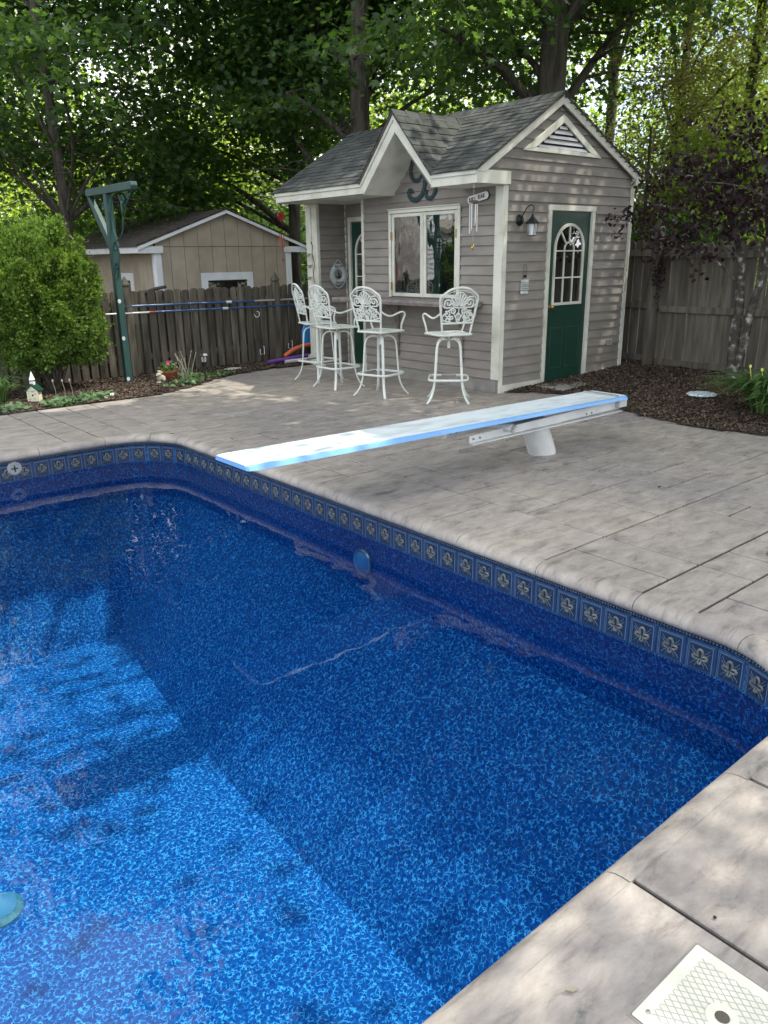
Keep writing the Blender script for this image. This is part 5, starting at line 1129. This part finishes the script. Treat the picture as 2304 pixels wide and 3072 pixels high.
mb = MB(); mb.box((-2.7, 19.9, .2), (-1.9, 19.99, 2.6)); mb.build('door', 'white_paint', bk_)
hh_ = thing('distant_house', 'pale grey-roofed house glimpsed through the maples beyond the tan shed', 'house', (15, 27, 0))
mb = MB(); mb.box((11.5, 27, -.06), (19, 33, 3.4)); mb.build('wall', 'white_paint', hh_); mb = MB(); mb.add([(11, 26.6, 3.3), (19.5, 26.6, 3.3), (19.5, 30, 5.6), (11, 30, 5.6), (11, 33.4, 3.3), (19.5, 33.4, 3.3)], [(0, 1, 2, 3), (3, 2, 5, 4), (0, 3, 4), (1, 5, 2)]); mb.build('roof', 'concrete', hh_)
# ================================================================ TREES
def lit_zone(x, y, rg=np.random.default_rng(9)):
    """deck spots that the photograph shows sunlit: shade canopy leaves a gap here"""
    def e(cx_, cy_, a, b_, r=0.): dx, dy = x-cx_, y-cy_; c_, s_ = math.cos(r), math.sin(r); return ((dx*c_+dy*s_)/a)**2+((-dx*s_+dy*c_)/b_)**2 < 1
    if e(3.2, 9.9, 1.0, 1.1): return True
    if e(2.3, .2, 2.2, 1.0): return rg.random() < .72
    if -3 < x < 3.15 and .95 < y < 6.6:      # leaves thinned over the pool to let sun in, most toward the near side
        p = .988 if y < 3.6 else .972
        if 1.2 < x and 3.6 < y < 4.75: p = .95
        return rg.random() < p
    if e(8.9, 6.75, .75, .10, 2.36) or e(8.3, 6.6, .5, .06, 2.36): return rg.random() < .75
    if e(3.75, 1.35, .45, .10, .2) or e(5.2, 2.75, .25, .05, .3) or e(5.3, 5.6, .35, .05, .5) or e(4.4, 6.6, .3, .04, .6) or e(6.2, 4.6, .2, .05): return rg.random() < .9
    return False
TREE_N = [0]
def limb_paths(base, hgt, r, blobs, rg):
    mb = MB(); bx_, by_, bz_ = base
    lean = rg.uniform(-.02, .02), rg.uniform(-.02, .02)
    tp = [Vector((bx_+lean[0]*z+.05*math.sin(z*.7+bx_), by_+lean[1]*z, bz_+z)) for z in np.linspace(0, hgt, 12)]
    rr = [r*(1.25 if i == 0 else 1-.62*i/11) for i in range(12)]; mb.tube(tp, rr, 14)
    for (cx_, cy_, cz_, a, b_, c_) in blobs:
        tip = Vector((cx_, cy_, cz_)); h0 = max(.22*hgt, min(hgt*.95, cz_-bz_-.25*math.hypot(cx_-bx_, cy_-by_)-.3)); i0 = int(h0/hgt*11); st_ = tp[i0]; rs = rr[i0]*.42
        mid = st_.lerp(tip, .5)+Vector((rg.uniform(-.3, .3), rg.uniform(-.3, .3), .25)); p = smooth_path([st_, mid, tip], 2); k = len(p); mb.tube(p, [rs*(1-.8*i/(k-1)) for i in range(k)], 8)
        for q in range(5):
            s0 = p[int(k*rg.uniform(.35, .95))-1]; dv = Vector((rg.uniform(-1, 1)*a, rg.uniform(-1, 1)*b_, rg.uniform(-.4, .6)*c_)); mb.tube([s0, s0+dv*.5+Vector((0, 0, .08)), s0+dv], [rs*.35, rs*.22, .008], 5)
    return mb
def tree(name, label, base, hgt, r, blobs, nleaf, size, matn, seed, group=None, shape=MAPLE, spray=40, flat=.20, spread=.36, carve=False, cat='tree', bark='bark', droop=0.):
    t = thing(name, label, cat, base, group); rg = np.random.default_rng(seed)
    limb_paths(base, hgt, r, blobs, rg).build('trunk', bark, t, smooth=True)
    vol = np.array([a*b_*c_ for (_, _, _, a, b_, c_) in blobs])**.75; vol = vol/vol.sum(); Ps = []; Ts = []; Nn = []
    for (cx_, cy_, cz_, a, b_, c_), w_ in zip(blobs, vol):
        ns = max(3, int(nleaf*w_/spray)); u = rg.normal(size=(ns, 3)); u /= np.linalg.norm(u, axis=1, keepdims=True); rad = rg.uniform(.35, 1.0, ns)**.5
        sc__ = u*rad[:, None]*np.array([a, b_, c_])+np.array([cx_, cy_, cz_]); st_ = rg.random(ns)*.45
        tilt = rg.normal(size=(ns, 3))*.30+np.array([0, 0, 1])+u*.35; tilt /= np.linalg.norm(tilt, axis=1, keepdims=True)
        off = rg.normal(size=(ns, spray, 3))*spread; d_ = np.sum(off*tilt[:, None, :], 2, keepdims=True); off -= d_*tilt[:, None, :]*(1-flat)
        if droop: off[:, :, 2] -= np.linalg.norm(off[:, :, :2], axis=2)*droop
        P_ = (sc__[:, None, :]+off).reshape(-1, 3); Ps.append(P_); Ts.append((st_[:, None]+rg.random((ns, spray))*.55).reshape(-1)); Nn.append((tilt[:, None, :]+rg.normal(size=(ns, spray, 3))*.55).reshape(-1, 3))
    P_ = np.concatenate(Ps); T_ = np.concatenate(Ts); N_ = np.concatenate(Nn)
    if carve:
        tt = P_[:, 2]/sd.z; gx, gy = P_[:, 0]-sd.x*tt, P_[:, 1]-sd.y*tt
        keep = np.array([not lit_zone(a, b_) for a, b_ in zip(gx, gy)]); P_, T_, N_ = P_[keep], T_[keep], N_[keep]
    keep = P_[:, 2] > base[2]+.25; P_, T_, N_ = P_[keep], T_[keep], N_[keep]
    dn = rg.normal(size=P_.shape)+np.array([0, 0, -.5]); V = leaves(P_, size*rg.uniform(.65, 1.25, len(P_)), N_, rg, shape, None, dn)
    place('crown', np_mesh('crown', V, len(shape), matn, np.clip(T_, 0, 1)), t); TREE_N[0] += len(P_); return t
def pol(az, d): a = math.radians(az); return d*math.cos(a), d*math.sin(a)
def blob_row(az0, az1, d, z0, z1, n, seed, a=1.3, c=.8):
    rg = random.Random(seed); o = []
    for k in range(n): az = rg.uniform(az0, az1); dd = d+rg.uniform(-1.3, 1.3); x_, y_ = pol(az, dd); o.append((x_, y_, rg.uniform(z0, z1), a*rg.uniform(.7, 1.2), a*rg.uniform(.7, 1.2), c*rg.uniform(.7, 1.2)))
    return o
G1 = 'maple trees behind the pool house and fence'
# big maple right behind the house
b1 = pol(39.0, 13.6); tree('maple_tree', 'large maple with thick straight trunk rising directly behind the pool house roof', (b1[0], b1[1], -.06), 13, .27,
    blob_row(40.5, 47, 13.8, 4.6, 7.5, 5, 1, 1.2, .7)+blob_row(30, 37.2, 13.8, 4.8, 7.5, 6, 91, 1.2, .7)+blob_row(33, 46, 16.8, 4.6, 8, 9, 92, 1.5, .8)+blob_row(29, 48, 15.5, 7.5, 14.5, 16, 2, 1.9, 1.1), 56000, .125, 'maple_leaf', 21, G1)
b2 = pol(51.4, 15.9); tree('maple_tree', 'dark maple whose trunk stands left of the porch gable peak', (b2[0], b2[1], -.06), 13, .22,
    blob_row(46, 58, 17.6, 4.2, 7.0, 14, 3, 1.5, .8)+blob_row(45, 59, 17, 7.0, 14.5, 15, 4, 1.9, 1.1), 56000, .125, 'maple_leaf', 22, G1)
b3 = pol(56.0, 20.0); tree('maple_tree', 'dark slender maple showing between the tan shed and pool house eave', (b3[0], b3[1], -.06), 12, .16,
    blob_row(54, 66, 20.6, 3.4, 6.8, 15, 5, 1.5, .8)+blob_row(54, 67, 19, 7.0, 12, 11, 6, 2.0, 1.1)+blob_row(58, 71, 20, 5.5, 9.0, 8, 66, 1.6, .9), 56000, .125, 'maple_leaf', 23, G1)
b4 = pol(70.8, 17.2); tree('maple_tree', 'tall dark maple at the far left above the arborvitae', (b4[0], b4[1], -.06), 13, .11,
    blob_row(64, 78, 19.0, 2.6, 7.0, 17, 7, 1.5, .85)+blob_row(65, 77, 15.6, 4.0, 8.5, 7, 67, 1.1, .7)+blob_row(63, 80, 18, 7.0, 14, 14, 8, 2.0, 1.1), 60000, .125, 'maple_leaf', 24, G1)
b5 = pol(35.2, 21); tree('maple_tree', 'slimmer maple with a pale trunk right of the large maple', (b5[0], b5[1], -.06), 12, .15,
    blob_row(29, 38, 18.5, 6.4, 9.5, 7, 9, 1.6, .9)+blob_row(24, 38, 19, 9, 13, 8, 10, 2.0, 1.1), 36000, .125, 'maple_leaf', 25, G1)
# sunlit understorey at right and left
x_, y_ = pol(27.0, 16.5); tree('bright_tree', 'sunlit yellow-green vine-draped tree at the far right', (x_, y_, -.06), 10, .12,
    blob_row(21.5, 28.5, 15.5, 2.2, 9.5, 24, 11, 1.0, 1.1), 38000, .10, 'bright_leaf', 26, None, KITE, 70, .5, .27, droop=.5)
x_, y_ = pol(31.0, 18); tree('cedar_tree', 'pale thin-leaved cedar with bare twigs right of the pool house roof', (x_, y_, -.06), 7, .14,
    blob_row(26.5, 35.5, 16.5, 1.0, 5.8, 26, 12, 1.1, .8), 52000, .08, 'dry_cedar_leaf', 27, None, KITE, 60, .35, .26)
x_, y_ = pol(32.5, 14.6); tree('sapling_tree', 'low green maple sapling beyond the corner of the tall fence', (x_, y_, -.06), 3.6, .05,
    blob_row(27.5, 35, 14.4, .8, 1.9, 8, 13, .6, .4), 4500, .11, 'maple_leaf', 28, None, MAPLE)
x_, y_ = pol(67, 26); tree('bright_tree', 'sunlit yellow-green tree beyond the green hanging post', (x_, y_, -.06), 6, .14,
    blob_row(61, 73, 25.5, 1.5, 4.8, 15, 14, 1.5, 1.0), 16000, .15, 'bright_leaf', 29, None, KITE, 26, .5, .45)
x_, y_ = pol(45, 27); tree('bright_tree', 'sunlit tree glimpsed beyond the big maple over the roof', (x_, y_, -.06), 7, .14,
    blob_row(36, 50, 27, 3.0, 6.0, 10, 15, 1.5, 1.0), 9000, .16, 'bright_leaf', 30, None, KITE, 26, .5, .5)
# far wood beyond everything: reads as one mass
rg = np.random.default_rng(77); Ps = []
for az0, az1, n_, z1_ in ((20, 40, 22, 11), (56, 82, 34, 12), (40, 58, 24, 11)):
    for k in range(n_):
        a_, d_ = math.radians(rg.uniform(az0, az1)), rg.uniform(28, 34); Ps.append(rg.normal(size=(850, 3))*np.array([1.1, 1.1, .8])+np.array([d_*math.cos(a_), d_*math.sin(a_), rg.uniform(1.5, z1_)]))
P = np.concatenate(Ps); P = P[P[:, 2] > 0]; V = leaves(P, rg.uniform(.16, .30, len(P)), rg.normal(size=P.shape)+np.array([.2, -.3, .8]), rg, KITE, None)
tag(place('distant_wood', np_mesh('distant_wood', V, 4, 'bright_leaf', rg.random(len(P))*.3)), 'distant sunlit green wood seen through the maples', 'wood', kind='stuff')
# shrubs filling under the canopy
fillb = blob_row(24, 37, 21, .4, 2.4, 14, 16, 1.6, 1.0)+blob_row(52, 80, 23.5, .4, 2.8, 22, 17, 1.7, 1.1)
rg = np.random.default_rng(31); Ps = []
for cx_, cy_, cz_, a, b_, c_ in fillb: Ps.append(rg.normal(size=(900, 3))*np.array([a, b_, c_])*.55+np.array([cx_, cy_, cz_]))
P = np.concatenate(Ps); P = P[P[:, 2] > 0]; V = leaves(P, rg.uniform(.10, .2, len(P)), rg.normal(size=P.shape)+np.array([0, -.3, .8]), rg, KITE, None)
tag(place('undergrowth', np_mesh('undergrowth', V, 4, 'maple_leaf', rg.random(len(P)))), 'dense mixed undergrowth in the shade beyond both fences', 'undergrowth', kind='stuff')
# unseen trees added toward the sun, crowns shaped to shade the yard
def ctr(gx, gy, h): return gx+sd.x/sd.z*h, gy+sd.y/sd.z*h
bl = []; rg_ = random.Random(5)
for k in range(62): h = rg_.uniform(5.0, 7.6); gx, gy = rg_.uniform(.2, 8.0), rg_.uniform(-.4, 9.5); x_, y_ = ctr(gx, gy, h); bl.append((x_, y_, h, 1.5, 1.5, .7))
bl = [b for b in bl if not (b[0]-sd.x/sd.z*b[2] < 2.3 and .6 < b[1]-sd.y/sd.z*b[2] < 4.4)]
bl = [b for b in bl if not (math.degrees(math.atan2(b[1], b[0])) > 19 and (b[2]-1.6)/math.hypot(b[0], b[1]) < .55)]
bA = [b for b in bl if b[1] < 2.0]; bB = [b for b in bl if b[1] >= 2.0]
tree('shade_tree', 'unseen tall maple outside the fence to the right, added to shade the pool', (12.5, -1.5, -.06), 8, .22, bA, 44000, .15, 'maple_leaf', 41, None, MAPLE, 24, .3, .5, carve=True)
tree('shade_tree', 'unseen tall maple beyond the right fence, added to shade the pool house', (13.5, 2.2, -.06), 8, .22, bB, 40000, .15, 'maple_leaf', 42, None, MAPLE, 24, .3, .5, carve=True)
# arborvitae
av = thing('arborvitae_shrub', 'large rounded yellow-green arborvitae shrub by the left fence', 'shrub', (3.25, 10.55, 0))
rg = np.random.default_rng(51); n = 120000
C0 = np.array([3.18, 10.42, 1.08]); R0 = np.array([.82, .60, .98])
u = rg.normal(size=(n, 3)); u /= np.linalg.norm(u, axis=1, keepdims=True)
def nzf(v): return mnoise.noise(Vector(v))
Rr = np.array([.84+.30*nzf((a*1.5+3, b_*1.5, c_*1.5))+.26*nzf((a*3.6, b_*3.6+5, c_*3.6))+.10*abs(nzf((a*9, b_*9, c_*9+2))) for a, b_, c_ in u])
Rr += np.clip(u[:, 2]-.72, 0, 1)*np.array([.9*max(0, nzf((a*6, b_*6, 1)))+.1 for a, b_, c_ in u])
ii = rg.integers(0, 12, n); lobc = np.zeros((12, 3))
P = C0+u*R0*(Rr*(1-.26*rg.random(n)**1.5))[:, None]; hole = np.array([nzf((a*5.5, b_*5.5, c_*7)) for a, b_, c_ in P]); shoot = rg.random(n) < .07; dir_ = np.array([nzf((a*22, b_*22, c_*22)) for a, b_, c_ in u])
P = np.where((shoot & (dir_ > .12))[:, None], P+u*R0*(.05+.13*rg.random(n))[:, None]+np.array([0, 0, .03]), P)
keep = (P[:, 2] > .26+.28*rg.random(n)) & (P[:, 1] < 10.92) & ((hole > -.14) | (rg.random(n) < .22))
P, u, ii = P[keep], u[keep], ii[keep]; n = len(P); outw = (P-C0); outw /= np.linalg.norm(outw, axis=1, keepdims=True)
nr = np.cross(outw, rg.normal(size=(n, 3)))+outw*.5; dn = outw*.7+np.array([0, 0, .55])+rg.normal(size=(n, 3))*.35
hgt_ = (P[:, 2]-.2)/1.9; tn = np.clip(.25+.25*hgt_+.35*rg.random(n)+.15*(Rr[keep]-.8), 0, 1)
Pt = []; Dt = []
for k in range(46):     # upright feathery tips
    a_ = rg.normal(size=3); a_ /= np.linalg.norm(a_); a_[2] = abs(a_[2])*.9+.05; a_ /= np.linalg.norm(a_); b0 = C0+a_*R0*.86; dr_ = a_*.45+np.array([0, 0, 1.]); dr_ /= np.linalg.norm(dr_); hh = rg.uniform(.12, .30); m_ = 420
    t_ = rg.random(m_); q = b0+dr_*(t_*hh)[:, None]+rg.normal(size=(m_, 3))*(.055*(1-t_)+.008)[:, None]; Pt.append(q); Dt.append(np.tile(dr_, (m_, 1))+rg.normal(size=(m_, 3))*.3)
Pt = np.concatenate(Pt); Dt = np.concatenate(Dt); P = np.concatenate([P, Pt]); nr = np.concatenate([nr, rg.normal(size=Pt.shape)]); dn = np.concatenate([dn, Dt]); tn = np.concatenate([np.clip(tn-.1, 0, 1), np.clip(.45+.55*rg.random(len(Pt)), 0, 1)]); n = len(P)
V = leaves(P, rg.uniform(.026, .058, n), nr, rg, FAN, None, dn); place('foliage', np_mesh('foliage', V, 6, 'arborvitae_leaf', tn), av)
mb = MB()
for k in range(14):
    a = rg.uniform(0, 2*PI); b0 = Vector((3.25+.05*math.cos(a), 10.5+.05*math.sin(a), 0)); tip = Vector((3.2+.65*math.cos(a), 10.42+.5*math.sin(a), rg.uniform(.5, 1.6))); mb.tube(smooth_path([b0, b0.lerp(tip, .5)+Vector((0, 0, .1)), tip], 1), [.022, .02, .017, .012, .008, .005][:len(smooth_path([b0, b0, tip], 1))], 6)
mb.build('stem', 'bark', av, smooth=True)
# purple plum tree
pl_ = thing('plum_tree', 'small purple-leaved plum tree with lichen-spotted trunk at the right fence', 'tree', (9.55, 4.62, .05))
mb = MB()
def br(pts, r0, r1): p = smooth_path([Vector(q) for q in pts], 2); k = len(p); mb.tube(p, [r0+(r1-r0)*i/(k-1) for i in range(k)], 9)
br([(9.55, 4.66, .03), (9.57, 4.70, .5), (9.58, 4.68, .95), (9.6, 4.72, 1.2), (9.6, 4.73, 1.48), (9.55, 4.80, 1.75), (9.5, 4.95, 2.1)], .070, .03)
br([(9.56, 4.64, .05), (9.6, 4.58, .6), (9.6, 4.54, 1.0), (9.6, 4.46, 1.27), (9.6, 4.42, 1.6), (9.55, 4.5, 2.1), (9.6, 4.6, 2.6)], .062, .022)
brs = [[(9.6, 4.74, 1.22), (9.5, 4.95, 1.46), (9.4, 5.2, 1.62), (9.3, 5.55, 1.85), (9.15, 6.0, 1.98), (9.1, 6.35, 2.02)], [(9.55, 4.80, 1.75), (9.35, 5.1, 1.98), (9.2, 5.4, 2.1), (9.1, 5.7, 2.16)], [(9.5, 4.9, 2.0), (9.3, 5.2, 2.35), (9.25, 5.45, 2.62)],
       [(9.6, 4.45, 1.5), (9.4, 4.6, 1.9), (9.3, 4.85, 2.3), (9.25, 4.95, 2.6)], [(9.6, 4.42, 1.5), (9.5, 4.2, 1.9), (9.5, 4.05, 2.3), (9.5, 3.95, 2.7)], [(9.5, 4.2, 1.9), (9.3, 4.0, 2.0), (9.2, 3.8, 2.05)], [(9.6, 4.6, 2.3), (9.4, 4.7, 2.7), (9.3, 4.7, 3.0)], [(9.35, 5.1, 1.98), (9.3, 5.3, 1.8), (9.25, 5.6, 1.7)]]
brs += [[(9.55, 4.6, 2.0), (9.35, 4.9, 2.35), (9.2, 5.25, 2.45), (9.1, 5.6, 2.5)], [(9.5, 4.3, 2.0), (9.3, 4.4, 2.4), (9.15, 4.6, 2.75), (9.1, 4.9, 2.9)], [(9.5, 4.2, 1.9), (9.2, 4.3, 2.15), (9.0, 4.6, 2.3), (8.95, 4.95, 2.35)], [(9.5, 4.1, 2.1), (9.3, 3.8, 2.4), (9.2, 3.6, 2.6)], [(9.55, 4.8, 1.75), (9.3, 4.7, 1.95), (9.1, 4.6, 2.0), (9.0, 4.35, 2.05)]]
for b_ in brs: br(b_, .018, .005)
mb.build('trunk', 'plum_bark', pl_, smooth=True)
rg = np.random.default_rng(61); Ps = []
for bi, b_ in enumerate(brs):
    p = smooth_path([Vector(q) for q in b_], 2)
    for q in p[len(p)//4:]:
        for s_ in range(2 if bi == 0 else 3):
            e_ = np.array(q)+rg.normal(size=3)*np.array([.12, .16, .10]); Ps.append(e_+rg.normal(size=(8, 3))*.06)
P = np.concatenate(Ps); n = len(P); V = leaves(P, rg.uniform(.045, .085, n), rg.normal(size=(n, 3))+np.array([0, 0, .5]), rg, BROAD, None, rg.normal(size=(n, 3))+np.array([-.1, .3, -.9]))
place('crown', np_mesh('crown', V, 6, 'plum_leaf', rg.random(n)), pl_)
# daylily clumps (arching blades)
def blades(cx_, cy_, cz_, n, h, r, rg, w=.016):
    out = []
    for k in range(n):
        a = rg.uniform(0, 2*PI); L_ = h*rg.uniform(.7, 1.25); rr = r*rg.uniform(.35, 1.2); d = np.array([math.cos(a), math.sin(a), 0]); s_ = np.array([-math.sin(a), math.cos(a), 0])*w*rg.uniform(.7, 1.2)
        b0 = np.array([cx_, cy_, cz_])+d*rg.uniform(0, .12)*r*2; prev = None
        for i in range(7):
            t = i/6; c_ = b0+d*rr*t**1.4+np.array([0, 0, L_*(1.9*t-1.35*t*t)*.95]); wd = s_*(1-t**2.2)*(.6+.4*min(1, t*4))
            cur = (c_-wd, c_+wd)
            if prev: out.append([prev[0], prev[1], cur[1], cur[0]])
            prev = cur
    return np.array(out)
rg = np.random.default_rng(71)
dl = thing('daylily_clump', 'lush arching daylily clump with pale yellow buds at the right edge', 'plant', (8.0, 3.55, .05))
V = np.concatenate([blades(8.0, 3.5, .03, 360, .54, .60, rg), blades(8.2, 3.2, .03, 260, .56, .55, rg), blades(7.75, 3.2, .02, 160, .42, .42, rg)]); place('foliage', np_mesh('foliage', V, 4, 'blade_leaf', rg.random(len(V))), dl)
for (x_, y_, z_) in ((8.0, 3.72, .47), (8.05, 3.62, .44), (8.1, 3.5, .50), (8.15, 3.25, .45), (8.3, 3.1, .5)):
    mb = MB(); mb.tube([(x_+.05, y_-.1, .05), (x_+.02, y_-.03, z_*.6), (x_, y_, z_)], .004, 5); ell(mb, Vector((x_, y_, z_+.012)), .013, .013, .02, None, 6); mb.build('flower_bud', 'bud_yellow', dl, smooth=True)
dl = thing('daylily_clump', 'strappy grass-like clump at the left edge beside the birdhouse', 'plant', (2.45, 10.0, 0))
V = np.concatenate([blades(2.42, 9.98, .0, 90, .42, .42, rg, .011), blades(2.25, 10.2, .0, 60, .5, .4, rg, .011)]); place('foliage', np_mesh('foliage', V, 4, 'blade_leaf', rg.random(len(V))), dl)
# low leafy plants
def lowplant(name, label, pts_, n, size, h, matn, rg, cat='plant', group=None):
    Ps = []
    for (x_, y_, r_) in pts_: q = np.clip(rg.normal(size=(n, 3)), -1.7, 1.7)*np.array([r_, r_*.8, h*.35]); q[:, 2] = np.abs(q[:, 2])+.02; Ps.append(q+np.array([x_, y_, 0]))
    P = np.concatenate(Ps); V = leaves(P, rg.uniform(.7, 1.3, len(P))*size, rg.normal(size=P.shape)*.5+np.array([-.2, -.3, 1.]), rg, BROAD, None); return tag(place(name, np_mesh(name, V, 6, matn, rg.random(len(P)))), label, cat, group)
for (x_, y_, r_, w_) in ((2.86, 9.30, .07, 'leftmost, beside the birdhouse'), (3.05, 9.31, .07, 'second from the birdhouse'), (3.22, 9.36, .06, 'third from the birdhouse'), (3.40, 9.42, .055, 'farthest right, toward the hanging post')):
    lowplant('leafy_plant', 'low sage green perennial at the deck edge, '+w_, [(x_, y_, r_)], 90, .072, .09, 'sage_leaf', rg, group='sage green perennials along the deck edge')
lowplant('leafy_plant', 'low green plant at the left edge in front of the strappy clump', [(2.38, 9.33, .08)], 80, .07, .07, 'sage_leaf', rg)
lowplant('seedling', 'single small seedling beside the white tag in the mulch', [(3.58, 9.55, .03)], 14, .06, .06, 'sage_leaf', rg); lowplant('seedling', 'little weed at the deck edge below the rabbit', [(4.40, 9.62, .025)], 12, .05, .06, 'sage_leaf', rg)
lowplant('ground_cover', 'patch of small-leaved green ground cover behind the path light', [(5.15, 10.12, .16), (5.45, 10.18, .12), (4.98, 10.3, .10)], 140, .038, .06, 'blade_leaf', rg, 'ground cover')['kind'] = 'stuff'
ls_ = thing('lambs_ear_plant', 'silvery plant with tall dried flower stalks beside the flower pot', 'plant', (4.70, 9.70, 0))
P = rg.normal(size=(120, 3))*np.array([.09, .07, .05]); P[:, 2] = np.abs(P[:, 2])+.02; P += np.array([4.68, 9.66, 0]); V = leaves(P, rg.uniform(.05, .10, 120), rg.normal(size=(120, 3))+np.array([0, 0, .6]), rg, BROAD, None); place('foliage', np_mesh('foliage', V, 6, 'sage_leaf', rg.random(120)), ls_)
for k in range(11):
    mb = MB(); x0_, y0_ = 4.68+rg.uniform(-.07, .07), 9.67+rg.uniform(-.05, .05); dx = rg.uniform(-.22, .12); h = rg.uniform(.28, .46)
    p = smooth_path([Vector((x0_, y0_, 0)), Vector((x0_+dx*.3, y0_, h*.5)), Vector((x0_+dx, y0_+.02, h))], 1); mb.tube(p, .0035, 5)
    for q in p[2:]: ell(mb, q, .008, .008, .011, None, 5)
    mb.build('dry_stalk', 'dry_stalk', ls_)
for i, (x_, y_) in enumerate(((2.98, 9.66), (3.07, 9.60), (3.15, 9.58))):
    mb = MB(); mb.tube([(x_, y_, 0), (x_+.01, y_, .12), (x_-.01, y_, .235)], .0035, 5); ell(mb, Vector((x_-.01, y_, .24)), .012, .012, .022, None, 6)
    tag(mb.build('seed_stalk', 'dry_stalk', smooth=True), ('leftmost', 'middle', 'rightmost')[i]+' of the three dried seed stalks right of the birdhouse', 'flower stalk', 'dried flower stalks right of the birdhouse')
# fallen leaves / debris on the deck
DEB = [(4.93, 2.83, 'dark curled leaf on the deck near the diving board stand', .035), (6.28, 2.87, 'dry leaf on the deck in front of the daylilies', .05), (5.62, 3.1, 'small brown leaf crumb near the board stand', .03), (4.32, 2.08, 'small dark leaf on the deck in mid patio', .03), (4.2, 1.72, 'green sprig growing in the long deck joint', .05), (1.18, .77, 'curled dry leaf with a long stem on the near deck', .04), (1.62, .66, 'tiny dark seed pod on the near deck', .012)]
for x_, y_, lab, s_ in DEB:
    green = 'green' in lab; mb = MB(); q = Vector((x_, y_, .006))
    if 'pod' in lab: ell(mb, q, s_*.4, s_*.4, s_*.3, None, 6)
    else:
        a = rnd.uniform(0, 6); d = Vector((math.cos(a), math.sin(a), 0)); e_ = Vector((-d.y, d.x, 0)); mb.add([q-d*s_*.5, q+e_*s_*.28+Vector((0, 0, .006)), q+d*s_*.5+Vector((0, 0, .008)), q-e_*s_*.22+Vector((0, 0, .004))], [(0, 1, 2, 3)]); mb.tube([q+d*s_*.5+Vector((0, 0, .008)), q+d*s_*.9+Vector((0, 0, .004)), q+d*s_*1.5+e_*s_*.4], .0012, 4)
    tag(mb.build('green_sprig' if green else 'fallen_leaf', 'bud_yellow' if green and False else ('green_wood' if green else 'dark_inside' if s_ < .04 else 'dry_stalk')), lab, 'leaf')
mb = MB(); mb.box((3.55, 9.42, .02), (3.60, 9.425, .055)); tag(mb.build('plant_tag', 'white_bright'), 'small white plant tag stuck in the mulch', 'plant tag')
print('LEAVES', TREE_N, 'slabs', len(cells), 'tiles', ntile, 'shingles', c1, c2, c3, 'objs', len(scene.objects), 'tris', sum(len(o.data.polygons) for o in scene.objects if o.type == 'MESH'))
